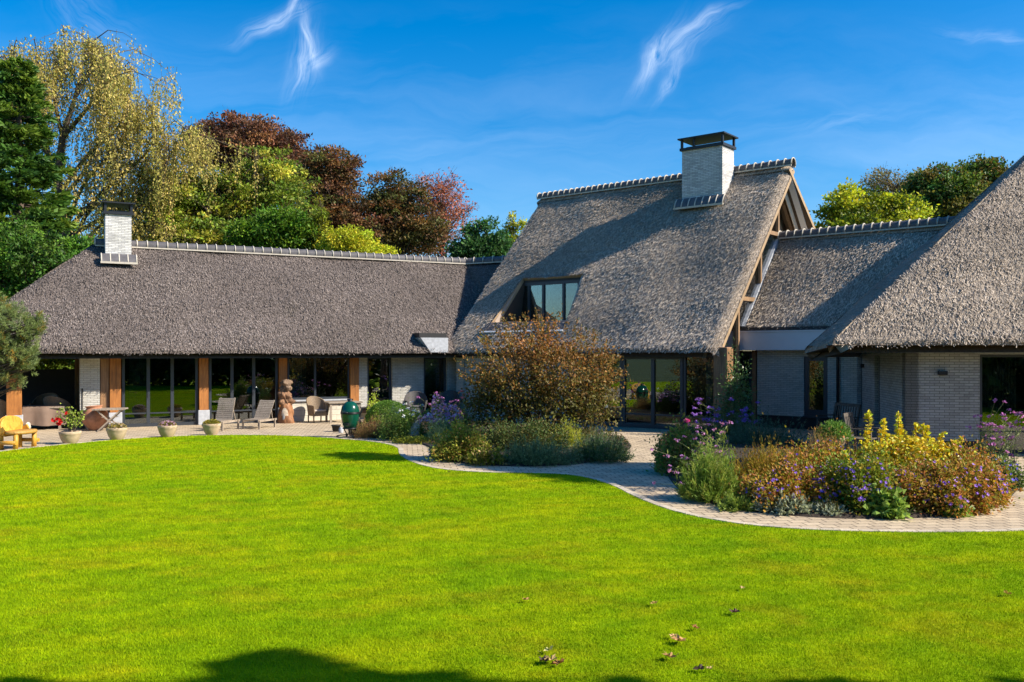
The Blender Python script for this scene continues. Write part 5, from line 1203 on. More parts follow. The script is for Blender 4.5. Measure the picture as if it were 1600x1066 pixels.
GER = [(.22, .23, .022), (.36, .25, .028), (.44, .18, .05), (.17, .22, .02), (.44, .25, .04), (.40, .15, .06)]
VF = [('blossom', VIOLET, 380, .031, .25, .12, .05)]
clump('geranium', 'violet flowered geranium with rusty leaves, left of three', 'geranium', 1165, 1300, 742, 802, 1.3, GER, 139, 'leafy', 11000, .055, .7, [('blossom', VIOLET, 260, .031, .25, .12, .05)], group='violet geraniums in the right bed')
clump('geranium', 'violet flowered geranium below the yellow shrub with greenest leaves', 'geranium', 1275, 1410, 728, 807, 1.4, GER[:2] + [(.15, .23, .025)] * 2, 140, 'leafy', 11000, .055, .7, VF, group='violet geraniums in the right bed')
clump('geranium', 'orange brown geranium right of the yellow shrub', 'geranium', 1395, 1540, 738, 808, 1.5, GER + [(.28, .15, .04)], 141, 'leafy', 13000, .055, .7, [('blossom', VIOLET, 260, .031, .25, .1, .05)], group='violet geraniums in the right bed')
clump('geranium', 'violet geranium at the right tip of the bed', 'geranium', 1485, 1562, 736, 793, 1.1, GER, 142, 'leafy', 7500, .055, .7, [('blossom', VIOLET, 200, .031, .3, .1, .06)], group='violet geraniums in the right bed')
clump('geranium', 'taller rusty geranium mass behind the violet flowers', 'geranium', 1190, 1380, 708, 778, 1.6, GER, 151, 'leafy', 9000, .055, .7, [('blossom', VIOLET, 110, .031, .5, .1, .05)], group='violet geraniums in the right bed')
clump('geranium', 'golden brown geranium foliage between yellow shrub and pink verbena', 'geranium', 1450, 1560, 716, 780, 1.5, GER, 152, 'leafy', 7000, .055, .7, [('blossom', VIOLET, 90, .031, .5, .1, .05)], group='violet geraniums in the right bed')
def yellow_shrub():
    rs = np.random.RandomState(143); rr = random.Random(143); b = G(1412, 776); c = Vector((b.x, b.y + .6, 0)); root = thing('golden_shrub', 'bright yellow leaved shrub with upright shoots against the white wall', 'shrub', c); st = MB(); Ps, As, Cs, Ss = [], [], [], []
    tips = [(1365, 645), (1392, 650), (1402, 652), (1382, 660), (1436, 655), (1442, 662), (1462, 676), (1470, 680), (1500, 678), (1496, 690), (1355, 675), (1346, 698), (1412, 668), (1374, 672), (1425, 684), (1452, 690), (1395, 682), (1484, 700), (1360, 712), (1352, 725), (1410, 700), (1440, 712), (1380, 705), (1430, 700), (1470, 712)]
    for (x, y) in tips + [(rr.gauss(1412, 34), rr.uniform(690, 752)) for _ in range(110)]:
        Y = c.y + rr.uniform(-.5, .5); e = AT(x, y, Y) - c + Vector((rr.gauss(0, .06), 0, rr.gauss(0, .05))); s = Vector((e.x * .25 + rr.uniform(-.2, .2), rr.uniform(-.2, .2), .02)); m = s.lerp(e, .5) + Vector((e.x * .12, 0, -.05)); pts = catmull([s, m, e], 5); n = len(pts); st.tube(pts, [.012 * (1 - .7 * i / n) for i in range(n)], 4, cap=False)
        L = (e - s).length; k = int(L * 85)
        for _ in range(k):
            t = .25 + .75 * rr.random(); i = min(n - 2, int(t * (n - 1))); p = pts[i].lerp(pts[i + 1], t * (n - 1) - i); Ps.append(p); As.append((rr.gauss(0, 1), rr.gauss(0, 1), rr.gauss(.35, .4))); Ss.append(rr.uniform(.055, .105)); Cs.append(palette(rs, 1, [(.66, .50, .02), (.74, .58, .03), (.5, .50, .03), (.66, .40, .02), (.33, .40, .03)], .1)[0])
    for _ in range(2600):   # bushy body below the shoots
        x, y = rr.gauss(1420, 38), rr.uniform(682, 750); y += abs(x - 1420) * .22
        Ps.append(AT(x, y, c.y + rr.uniform(-.65, .5)) - c); As.append((rr.gauss(0, 1), rr.gauss(0, 1), rr.gauss(.3, .5))); Ss.append(rr.uniform(.05, .1)); Cs.append(palette(rs, 1, [(.60, .44, .02), (.45, .42, .03), (.62, .34, .03), (.28, .34, .03)], .15)[0])
    st.build('stem', M_BARK, root); V, Q, C = leaf_arrays(np.array([tuple(p) for p in Ps]), np.array(As), np.array(Ss), .75, np.array(Cs), rs, .35)
    link('foliage', cloud_mesh('foliage', [(V, Q, C)], M_LEAFSH), root, None, True)
yellow_shrub()
rv = random.Random(144)
stems('verbena', 'tall pink purple verbena before the glass door at the right edge', 'flowers', 1510, 1585, 760, [(1555, 626), (1569, 628), (1578, 640), (1584, 645), (1590, 648), (1597, 652), (1530, 667), (1522, 651), (1532, 650), (1548, 662), (1554, 672), (1571, 655), (1583, 667), (1541, 685), (1538, 681), (1564, 668), (1569, 694), (1573, 706), (1579, 711), (1582, 722), (1547, 695), (1553, 694), (1515, 668), (1599, 668), (1604, 660), (1612, 655), (1590, 660), (1577, 662), (1544, 664)] + [(1530 + 80 * rv.random(), 640 + 60 * rv.random()) for _ in range(14)], [(.12, .15, .04)], PINKP + [(.5, .24, .5)], 144, .036, 11, .7, 22)
clump('blue_geranium', 'deep blue flowers at the shaded right end of the bed', 'geranium', 1530, 1592, 728, 768, .9, [(.06, .1, .03), (.09, .12, .03)], 145, 'leafy', 4000, .06, .6, [('blossom', [(.1, .08, .6), (.14, .1, .7)], 110, .034, .2, .1, .05)])
clump('lambs_ear', 'silvery grey lamb\'s ear patch along the path edge', 'perennial', 1187, 1275, 783, 806, .7, [(.34, .38, .28), (.42, .45, .34), (.26, .31, .2)], 146, 'leafy', 2200, .10, .35, tall=.1)
clump('lambs_ear', 'smaller silvery grey plant right of the lamb\'s ear patch', 'perennial', 1276, 1316, 793, 808, .4, [(.3, .34, .24), (.36, .4, .3)], 147, 'leafy', 600, .09, .35, tall=.1)
LM_ = [(.13, .2, .03), (.17, .24, .05), (.1, .16, .03)]
clump('ladys_mantle', 'light green scalloped leaves spilling onto the path below the geraniums', 'perennial', 1352, 1406, 776, 812, .7, LM_, 148, 'leafy', 900, .10, .95)
clump('ladys_mantle', 'small light green leaves at the path edge towards the right', 'perennial', 1474, 1502, 786, 809, .5, LM_, 149, 'leafy', 420, .10, .95)
clump('low_greenery', 'low green tufts at the foot of the arching verbena', 'perennial', 1120, 1180, 778, 801, .6, [(.1, .15, .025), (.15, .18, .03)], 150, 'spiky', 2400, .06, .25)

# leaf litter and tiny seedlings over the bare soil
def litter(px, seed):
    rs = np.random.RandomState(seed); poly = catmull([G(*p) for p in px + [px[0]]], 6)[:-1]; a = np.array([[p.x, p.y] for p in poly]); c = a.mean(0); n = 26000
    P = np.stack([rs.uniform(a[:, 0].min(), a[:, 0].max(), n), rs.uniform(a[:, 1].min(), a[:, 1].max(), n)], 1); P = P[inside(P[:, 0], P[:, 1], list(c + (a - c) * .985))]; n = len(P)
    P = np.concatenate([P, (.06 + .05 * rs.rand(n))[:, None]], 1); V, Q, C = leaf_arrays(P, rs.randn(n, 3) * np.array([1, 1, .4]), .04 + .05 * rs.rand(n), .6, _pal0(rs, n, [(.10, .06, .025), (.16, .09, .035), (.06, .10, .02), (.09, .14, .03)], .25), rs)
    tag(link('leaf_litter', cloud_mesh('leaf_litter', [(V, Q, C)], M_LEAF)), None, None, None, 'stuff')
litter(LEFT_BED_PX, 301); litter(RIGHT_BED_PX, 302)

# ------------------------------------------------------------------ furniture and small things
def m_wicker(name, a, b):
    t = NT(name); o = t.obj(); s = t.n('ShaderNodeSeparateXYZ'); t.L.new(o, s.inputs[0]); ang = t.math('ARCTAN2', s.outputs[1], s.outputs[0]); cb = t.n('ShaderNodeCombineXYZ'); t.L.new(t.math('MULTIPLY', ang, .35), cb.inputs[0]); t.L.new(s.outputs[2], cb.inputs[1])
    br = t.n('ShaderNodeTexBrick', {'Color1': (*a, 1), 'Color2': (*b, 1), 'Mortar': (a[0] * .25, a[1] * .25, a[2] * .25, 1), 'Scale': 1., 'Mortar Size': .004, 'Brick Width': .035, 'Row Height': .016}); t.L.new(cb.outputs[0], br.inputs['Vector'])
    return t.done(t.princ(br.outputs[0], .7, t.bump(br.outputs['Fac'], -.8, .006)))
M_WICK = m_wicker('wicker', (.40, .29, .18), (.30, .21, .125)); M_WICKD = m_wicker('wicker_brown', (.14, .085, .06), (.10, .06, .045)); M_WICKG = m_wicker('wicker_grey', (.13, .12, .12), (.09, .085, .085))
M_CUSH = mat_plain('cushion', (.42, .36, .31), .9); M_CUSHD = mat_plain('dark_cushion', (.10, .095, .095), .9)
M_POT = mat_plain('concrete_pot', (.43, .325, .215), .85, .22, 7, 0, .5)
M_TERRA = mat_plain('terracotta', (.36, .16, .085), .85, .35, 5, 0, .5)
M_YEL = mat_wood('yellow_log', (.55, .26, .02), (.72, .40, .06), (12, 12, 12), .55)
M_YELS = mat_wood('yellow_seat', (.42, .21, .035), (.55, .31, .07), (12, 12, 12), .6)
M_EGG = mat_plain('green_ceramic', (.003, .062, .036), .18, .1, 40, 0, .12, .6)
M_CLOTH = mat_plain('brown_cover', (.17, .115, .085), .85, .15, 3)

def armchair(name, label, px, py, rz, mw, mc, group=None, s=1.0):
    t = thing(name, label, 'armchair', G(px, py), rz, group, s); w = .31
    st = MB(); st.bx(-.27, .27, -.27, .25, .24, .40); st.build('seat', mw, t, bevel=.03)
    c = MB(); c.bx(-.25, .25, -.26, .2, .402, .47); c.build('cushion', mc, t, bevel=.03)
    # wrap round back: height falls towards the front of the arms
    b = MB(); n = 22; rows = 7; V = []
    for sd in (0, 1):
        for i in range(n + 1):
            a = math.pi * (-.20 + 1.40 * i / n); r = .33 + .012 * 0 - .035 * sd; x = math.cos(a) * r * 1.02; y = math.sin(a) * r * .98 + .0
            if math.sin(a) < 0: y = math.sin(a) * .52
            k = max(0, math.sin(a)); top = .62 + .30 * k ** .8; 
            for j in range(rows + 1):
                f = j / rows; z = .26 + (top - .26) * f; fl = 1 + .16 * f * (1 + .3 * k); V.append((x * fl, y * fl + .06 * f * k, z))
    def I(sd, i, j): return sd * (n + 1) * (rows + 1) + i * (rows + 1) + j
    Fs = []
    for i in range(n):
        for j in range(rows): Fs.append((I(0, i, j), I(0, i + 1, j), I(0, i + 1, j + 1), I(0, i, j + 1))); Fs.append((I(1, i, j), I(1, i, j + 1), I(1, i + 1, j + 1), I(1, i + 1, j)))
        Fs.append((I(0, i, 0), I(1, i, 0), I(1, i + 1, 0), I(0, i + 1, 0)))
    for i in (0, n):
        for j in range(rows): Fs.append((I(0, i, j), I(0, i, j + 1), I(1, i, j + 1), I(1, i, j)))
    b.add(V, Fs, 0, True); bo = b.build('backrest', mw, t)
    r = MB(); rim = [(Vector(V[I(0, i, rows)]) + Vector(V[I(1, i, rows)])) / 2 for i in range(n + 1)]; r.tube(rim, .026, 7); r.build('rim', mw, bo)
    for sx in (-1, 1):
        for sy in (-1, 1): l = MB(); l.tube([(sx * .25, sy * .23, 0), (sx * .25, sy * .22, .26)], [.022, .027], 7); l.build('leg', mw, t)
    return t
armchair('wicker_armchair', 'light tan wicker armchair with pale cushion beside the outdoor table', 496, 660, R(38), M_WICK, M_CUSH)
armchair('wicker_armchair', 'dark brown wicker armchair behind the green grill', 571, 655, R(-20), M_WICKD, M_CUSHD)
armchair('lounge_chair', 'dark grey lounge chair by the white brick wall, left of two', 650, 655, R(10), M_WICKG, M_CUSHD, 'dark chairs before the brick wall', 1.12)
armchair('lounge_chair', 'dark grey lounge chair in front of the dark door, partly hidden by the copper tree', 699, 653, R(-12), M_WICKG, M_CUSHD, 'dark chairs before the brick wall', 1.12)
armchair('terrace_chair', 'grey brown woven chair on the open terrace by the brick pier', 92, 667.5, R(175), M_WICK, M_CUSH, 'chairs round the covered terrace table', 1.15)
armchair('terrace_chair', 'grey brown woven chair at the left edge behind the terrace post', 4, 672, R(160), M_WICK, M_CUSH, 'chairs round the covered terrace table', 1.2)
armchair('terrace_chair', 'grey brown woven chair at the back of the covered table', 70, 662, R(5), M_WICK, M_CUSH, 'chairs round the covered terrace table', 1.15)

# covered terrace table
def covered_table():
    t = thing('terrace_table', 'terrace table under a draped brown cover', 'table', G(52, 670), R(20)); a, b = 1.0, .55; mb = MB(); n = 44; V = []; rr = random.Random(3)
    for k, (z, e) in enumerate([(.76, .0), (.765, .9), (.74, 1.0), (.60, 1.03), (.40, 1.06), (.22, 1.08)]):
        for i in range(n):
            th = 2 * math.pi * i / n; q = 4; cx, sy = math.cos(th), math.sin(th); rs_ = (abs(cx) ** q + abs(sy) ** q) ** (-1 / q); w = (1 + (.035 * math.sin(th * 9) + .02 * math.sin(th * 14)) * max(0, k - 1)); zz = z + (.10 * math.sin(th * 2 + .6) * (k - 2) / 3 if k > 2 else 0); V.append((cx * rs_ * a * e * w, sy * rs_ * b * e * w, zz))
    Fs = [[i for i in range(n)]] + [(k * n + i, k * n + (i + 1) % n, (k + 1) * n + (i + 1) % n, (k + 1) * n + i) for k in range(5) for i in range(n)]
    mb.add(V, Fs[1:], 0, True); mb.build('cover', M_CLOTH, t)
    tp = MB(); tp.bx(-.98, .98, -.53, .53, .70, .75); tp.build('table_top', M_TEAK, t)
    for sx in (-1, 1):
        for sy in (-1, 1): l = MB(); l.bx(sx * .85 - .04, sx * .85 + .04, sy * .42 - .04, sy * .42 + .04, 0, .70); l.build('leg', M_TEAK, t)
covered_table()
def small_table():
    p = G(536, 660); t = thing('garden_table', 'weathered wooden outdoor table beside the tan armchair', 'table', p, R(25)); a = MB(); [a.bx(-.62, .62, -.42 + .12 * i, -.42 + .12 * i + .112, .72, .755) for i in range(7)]; a.build('table_top', M_TEAK, t)
    b = MB(); b.bx(-.56, .56, -.36, -.33, .62, .72); b.bx(-.56, .56, .33, .36, .62, .72); b.build('apron', M_TEAK, t)
    for sx in (-1, 1):
        for sy in (-1, 1): l = MB(); l.bx(sx * .53 - .035, sx * .53 + .035, sy * .34 - .035, sy * .34 + .035, 0, .718); l.build('leg', M_TEAK, t)
small_table()

def lounger(label, px, py, rz, back, s=1.0):
    t = thing('sun_lounger', label, 'sun lounger', G(px, py), rz, 'slatted sun loungers on the terrace', s); w = .33; L = 1.15; zs = .34
    for sx in (-1, 1): f = MB(); f.beam((sx * w, -.58, zs - .03), (sx * w, .78, zs - .03), .045, .075); f.build('side_rail', M_TEAK, t)
    se = MB()
    for i in range(9): y = -.56 + .085 * i; se.bx(-w, w, y, y + .066, zs + .008, zs + .03)
    se.build('seat', M_TEAK, t)
    ba = MB(); d = Vector((0, math.cos(back), math.sin(back))); p0 = Vector((0, .21, zs + .03)); nrm = Vector((0, -math.sin(back), math.cos(back)))
    for i in range(11): q = p0 + d * (.075 * i + .03); ba.beam(q - Vector((w, 0, 0)), q + Vector((w, 0, 0)), .06, .02, nrm)
    for sx in (-1, 1): ba.beam(p0 + Vector((sx * (w - .05), 0, 0)) - nrm * .03, p0 + d * .84 + Vector((sx * (w - .05), 0, 0)) - nrm * .03, .035, .04, nrm)
    ba.build('backrest', M_TEAK, t)
    for sx in (-1, 1):
        for y in (-.52, .60): l = MB(); l.bx(sx * (w + .03) - .028, sx * (w + .03) + .028, y - .03, y + .03, 0, zs + .0); l.build('leg', M_TEAK, t)
        pr = MB(); q = p0 + d * .5; pr.beam((sx * (w - .09), .62, zs - .03), q + Vector((sx * (w - .09), 0, 0)) - nrm * .05, .025, .03); pr.build('prop', M_TEAK, t)
lounger('grey slatted lounger with its back raised high beside the wooden post', 345, 672, R(-12), R(72), .90)
lounger('grey slatted lounger, lower one standing nearer to the wood sculpture', 404, 669, R(-16), R(58), .86)

# log chair
def log_chair():
    t = thing('log_chair', 'yellow varnished log chair with thick seat at the lawn edge', 'chair', G(27, 701), R(-8)); s = MB()
    s.lathe([(0.001, .40), (.46, .40), (.50, .43), (.50, .46), (.47, .49), (0.001, .49)], 18, c=(.12, .0, 0), sx=.62, sy=1.0); s.build('seat', M_YELS, t)
    b = MB(); n = 12; V = []
    for side in (0, 1):
        for i in range(n + 1):
            a = math.pi * i / n; V.append((-.16 + .07 * side - .11 * (.55 + .33 * math.sin(a)) , math.cos(a) * .44, .50 + .36 * math.sin(a) ** .6))
        V += [(-.13 + .07 * side, -.40, .36), (-.13 + .07 * side, .40, .36)]
    m = n + 3; b.add(V, [list(range(m)), list(range(m, 2 * m))[::-1]] + [(i, (i + 1) % m, m + (i + 1) % m, m + i) for i in range(m)]); b.build('backrest', M_YEL, t, bevel=.015)
    for sy in (-1, 1):
        for x, h in ((-.20, .62), (.22, .41)): l = MB(); l.tube([(x, sy * .36, 0), (x * (1.05 if h < .5 else 1), sy * .36, h)], [.068, .06], 9); l.build('leg', M_YEL, t)
        r = MB(); r.tube([(-.30, sy * .44, .19), (.30, sy * .44, .19)], .052, 9); r.build('stretcher', M_YEL, t)
        k = MB(); k.beam((-.18, sy * .45, .46), (-.02, sy * .45, .56), .05, .13); k.build('brace', M_YEL, t)
log_chair()

# potted plants
def pot_lathe(r, h): return [(.001, 0), (r * .52, 0), (r * .60, h * .06), (r * .82, h * .32), (r * .96, h * .6), (r * 1.0, h * .74), (r * 1.04, h * .78), (r * 1.06, h * .98), (r * 1.02, h), (r * .92, h * .99), (r * .9, h * .84), (.001, h * .84)]
def potted(label, px, py, r, h, cols, seed, kind='low', petal=None):
    t = thing('potted_plant', label, 'potted plant', G(px, py), 0, 'round concrete pots along the lawn'); rs = np.random.RandomState(seed); m = MB(); m.lathe(pot_lathe(r, h), 28, wob=.004, seed=seed); m.build('pot', M_POT, t)
    so_ = MB(); so_.lathe([(.001, h * .87), (r * .92, h * .86)], 20); so_.build('soil', M_SOIL, t)
    if kind == 'low':
        n = 900; e = ell(rs, n, .3); e[:, 2] = abs(e[:, 2]); P = e * np.array([r * .98, r * .98, .15]) + np.array([0, 0, h * .88]); V, Q, C = leaf_arrays(P, e + rs.randn(n, 3) * .5, .035 + .03 * rs.rand(n), .6, palette(rs, n, cols), rs)
        link('foliage', cloud_mesh('foliage', [(V, Q, C)], M_LEAF), t, None, True)
        if petal: k = 90; e = ell(rs, k, .9); e[:, 2] = abs(e[:, 2]); link('blossom', cloud_mesh('blossom', petals(e * np.array([r, r, .19]) + np.array([0, 0, h * .9]), e, np.full(k, .025), palette(rs, k, petal), rs), M_PETAL), t, None, True)
    else:
        st = MB(); Ps, As = [], []; rr = random.Random(seed)
        for (x, z) in [(-.30, .50), (-.42, .36), (-.18, .62), (-.05, .60), (.06, .48), (.22, .42), (.1, .3), (-.1, .5), (.02, .7 - .05), (.26, .52), (-.2, .45)]:
            y = rr.uniform(-.16, .16); s0 = Vector((rr.uniform(-.06, .12), 0, h * .86)); e = Vector((x, y, h + z)); mid = s0.lerp(e, .5) + Vector((.06, 0, .1)); pts = catmull([s0, mid, e], 5); st.tube(pts, [.012 - .008 * i / len(pts) for i in range(len(pts))], 5, cap=False)
            for _ in range(34): q = pts[rr.randrange(3, len(pts))]; Ps.append((q.x + rr.gauss(0, .05), q.y + rr.gauss(0, .05), q.z + rr.gauss(0, .05))); As.append((rr.gauss(0, 1), rr.gauss(0, 1), rr.gauss(0, 1)))
        st.build('stem', M_BARK, t); n = len(Ps); V, Q, C = leaf_arrays(np.array(Ps), np.array(As), .06 + .03 * rs.rand(n), .65, palette(rs, n, cols), rs); link('foliage', cloud_mesh('foliage', [(V, Q, C)], M_LEAF), t, None, True)
        fl = np.array([(-.30, -.1, h + .33), (-.20, -.14, h + .30), (-.24, -.12, h + .22), (-.40, -.1, h + .30), (-.03, -.1, h + .50)]); P = np.repeat(fl, 7, 0) + rs.randn(35, 3) * .022; link('blossom', cloud_mesh('blossom', petals(P, rs.randn(35, 3) * .4 + np.array([0, -1, .3]), np.full(35, .05), palette(rs, 35, [(.75, .02, .015), (.6, .015, .02)], .1), rs), M_PETAL), t, None, True)
potted('grey bowl pot with a tall red flowering plant beside the yellow chair', 109.5, 694, .275, .36, [(.15, .2, .03), (.2, .22, .04), (.1, .15, .02)], 161, 'tall')
potted('grey bowl pot of mauve and yellow bedding plants before the terracotta urn', 182.5, 688, .275, .37, [(.15, .14, .05), (.22, .18, .05), (.13, .1, .06)], 162, 'low', [(.4, .3, .3), (.5, .35, .05)])
potted('grey bowl pot of purplish foliage in front of the first glass doors', 261.5, 684, .265, .37, [(.16, .13, .05), (.2, .18, .04), (.12, .07, .07)], 163, 'low', [(.3, .18, .25)])
potted('grey bowl pot of yellow green sedum in front of the taller lounger', 330.5, 680.5, .265, .37, [(.26, .24, .03), (.2, .2, .03), (.28, .2, .03)], 164, 'low')
# urn
u = thing('terracotta_urn', 'large terracotta jar with wide shoulder leaning by the post', 'urn', G(150, 672.5)); m = MB(); m.lathe([(.001, 0), (.17, 0), (.20, .03), (.36, .26), (.42, .42), (.38, .58), (.25, .72), (.22, .75), (.27, .785), (.27, .81), (.22, .81), (.2, .76), (.19, .6), (.001, .58)], 30); o = m.build('jar', M_TERRA, u); o.matrix_basis = Matrix.Rotation(R(-5), 4, 'Y')
# folding table
t = thing('folding_table', 'folding wooden tray table on crossed legs beside the urn', 'table', G(172, 673.5), R(14)); a = MB()
for i in range(5): a.bx(-.48, .48, -.27 + .11 * i, -.27 + .11 * i + .10, .70, .725)
a.build('table_top', M_TEAK, t, bevel=.004); a = MB(); a.bx(-.50, .50, -.30, -.272, .69, .74); a.bx(-.50, .50, .282, .31, .69, .74); a.build('tray_rim', M_TEAK, t)
for y in (-.24, .24):
    for sx in (-1, 1): l = MB(); l.beam((sx * .33, y + sx * .018, 0.015), (-sx * .36, y + sx * .018, .69), .045, .03, (0, 1, 0)); l.build('leg', M_TEAK, t)
l = MB(); l.tube([(-.2, -.25, .47 - .01), (-.2, .25, .46)], .013, 6); l.tube([(.2, -.25, .46), (.2, .25, .46)], .013, 6); l.build('stretcher', M_TEAK, t)

# gnarled wood sculpture
def sculpture():
    t = thing('wood_sculpture', 'tall gnarled wood sculpture with pale hollow standing before a post', 'sculpture', G(447, 661)); rs = np.random.RandomState(171)
    def body(prof, seed, amp, name, mat, lean=(0, 0)):
        n = 40; V = []; rr = np.random.RandomState(seed); ph = rr.rand(8) * 6.28; zs = np.linspace(prof[0][1], prof[-1][1], 34); rads = np.interp(zs, [p[1] for p in prof], [p[0] for p in prof])
        for z, r in zip(zs, rads):
            for i in range(n):
                a = 2 * math.pi * i / n; k = 1 + amp * (math.sin(3 * a + 6 * z + ph[0]) * .5 + math.sin(5 * a - 9 * z + ph[1]) * .35 + math.sin(8 * a + 17 * z + ph[2]) * .3 + math.sin(2 * a + 14 * z + ph[3]) * .5 + .25 * math.sin(13 * a + 25 * z + ph[4]))
                f = (z - zs[0]); V.append((math.cos(a) * r * k + lean[0] * f, math.sin(a) * r * k + lean[1] * f, z))
        Fs = [(j * n + i, j * n + (i + 1) % n, (j + 1) * n + (i + 1) % n, (j + 1) * n + i) for j in range(33) for i in range(n)]; m = MB(); m.add(V, Fs, 0, True); m.add([V[i] for i in range(33 * n, 34 * n)], [list(range(n))]); return m.build(name, mat, t)
    body([(.29, 0), (.27, .2), (.25, .45), (.21, .62), (.19, .70), (.12, .78)], 1, .10, 'base', mat_wood('gnarled_base', (.18, .07, .026), (.46, .22, .09), (9, 9, 2), .7))
    body([(.14, .60), (.20, .68), (.25, .78), (.20, .88), (.23, .97), (.22, 1.06), (.15, 1.14), (.10, 1.20)], 2, .30, 'burl', mat_wood('gnarled_burl', (.07, .035, .02), (.37, .2, .10), (14, 14, 14), .85), (-.10, 0))
    body([(.10, 1.12), (.17, 1.20), (.19, 1.28), (.15, 1.35), (.20, 1.44), (.15, 1.53), (.05, 1.58)], 3, .34, 'head', mat_wood('gnarled_head', (.07, .042, .028), (.38, .26, .165), (14, 14, 14), .85), (.02, 0))
    h = MB(); V = []; n = 16
    for i in range(n): a = 2 * math.pi * i / n; V.append((.02 + math.cos(a) * .12 * (1.0), -.245 - .03 * math.sin(a), .30 + math.sin(a) * .27))
    V.append((.02, -.29, .3)); h.add(V, [(i, (i + 1) % n, n) for i in range(n)], 0, True); h.build('hollow', mat_plain('pale_hollow', (.66, .56, .42), .7, .35, 9), t)
    d = MB(); V = []
    for i in range(n): a = 2 * math.pi * i / n; V.append((-.02 + math.cos(a) * .05, -.275 - .01 * math.sin(a), .20 + math.sin(a) * .13))
    V.append((-.02, -.31, .2)); d.add(V, [(i, (i + 1) % n, n) for i in range(n)], 0, True); d.build('grey_hollow', mat_plain('grey_hollow', (.22, .23, .24), .8, .4, 12), t)
sculpture()

# ceramic egg grill
def egg():
    t = thing('kamado_grill', 'egg shaped dark green ceramic grill on a black stand', 'grill', G(547, 684), R(-20), None, .96); m = MB(); m.lathe([(.001, .30), (.16, .30), (.20, .33), (.255, .50), (.283, .66), (.285, .755)], 32); m.build('bowl', M_EGG, t)
    m = MB(); m.lathe([(.285, .80), (.283, .85), (.255, .97), (.19, 1.07), (.11, 1.12), (.07, 1.13), (.001, 1.13)], 32); lid = m.build('lid', M_EGG, t)
    c = MB(); c.lathe([(.075, 1.12), (.075, 1.19), (.06, 1.20), (.001, 1.20)], 16); c.tube([(-.1, 0, 1.19), (.1, 0, 1.2)], .02, 6); c.build('chimney_cap', M_BLACKMETAL, lid)
    b = MB(); b.lathe([(.287, .745), (.296, .745), (.296, .772), (.287, .772)], 32); b.lathe([(.287, .782), (.296, .782), (.296, .81), (.287, .81)], 32); b.tube([(-.12, -.34, .80), (0, -.37, .80), (.12, -.34, .80)], .016, 7); b.beam((.27, .1, .66), (.36, .13, .9), .04, .05); b.build('band', M_BLACKMETAL, t)
    h = MB(); h.bx(-.09, .09, -.30, -.22, .40, .47); h.build('draft_door', M_BLACKMETAL, t)
    s = MB(); s.lathe([(.20, .28), (.235, .28), (.235, .315), (.20, .315)], 20); s.build('stand_ring', M_BLACKMETAL, t)
    for k in range(4):
        a = math.pi / 4 + k * math.pi / 2; l = MB(); l.beam((math.cos(a) * .2, math.sin(a) * .2, .30), (math.cos(a) * .10, math.sin(a) * .10, .10), .03, .03); l.beam((math.cos(a) * .08, math.sin(a) * .08, .10), (math.cos(a) * .40, math.sin(a) * .40, .085), .03, .03); leg = l.build('leg', M_BLACKMETAL, t); w = MB(); w.tube([(math.cos(a) * .40 - .02, math.sin(a) * .4, .045), (math.cos(a) * .40 + .02, math.sin(a) * .4, .045)], .045, 10); w.build('caster', M_BLACKMETAL, leg)
egg()
t = thing('bucket', 'small black round pot with soil on the paving beside the grill', 'pot', G(525, 674.5)); m = MB(); m.lathe([(.001, 0), (.10, 0), (.14, .19), (.155, .19), (.155, .215), (.135, .215), (.12, .15), (.001, .15)], 20); m.build('pot', M_PLINTH, t); m = MB(); m.lathe([(.001, .17), (.128, .17)], 14); m.build('soil', M_SOIL, t)
t = thing('lantern', 'small pale grey jar between the black pot and the grill', 'jar', G(533, 677)); m = MB(); m.lathe([(.001, 0), (.065, 0), (.075, .02), (.075, .13), (.05, .16), (.05, .185), (.001, .185)], 16); m.build('jar', M_STONE, t)
t = thing('garden_lantern', 'small weathered stone lamp before the left terrace post', 'lantern', G(42, 672)); m = MB(); m.lathe([(.001, 0), (.1, 0), (.12, .1), (.11, .22), (.06, .30), (.001, .32)], 14, wob=.03); m.build('stone', mat_plain('pale_stone', (.5, .47, .40), .9, .25, 7), t)
# standing stone
def stone():
    t = thing('standing_stone', 'pale grey upright stone among the flowers at the path bend', 'stone', G(648, 688), R(15)); m = MB(); n = 14; V = []; rr = random.Random(9)
    for j, (z, r, ox) in enumerate([(0, .17, -.05), (.15, .17, -.03), (.35, .14, .02), (.50, .11, .06), (.58, .07, .09), (.61, .02, .10)]):
        for i in range(n): a = 2 * math.pi * i / n; q = r * (1 + rr.uniform(-.14, .14)); V.append((math.cos(a) * q + ox, math.sin(a) * q * .6, z))
    m.add(V, [(j * n + i, j * n + (i + 1) % n, (j + 1) * n + (i + 1) % n, (j + 1) * n + i) for j in range(5) for i in range(n)], 0, True); m.build('boulder', mat_plain('grey_rock', (.42, .41, .38), .9, .4, 9, 0, .6), t)
stone()

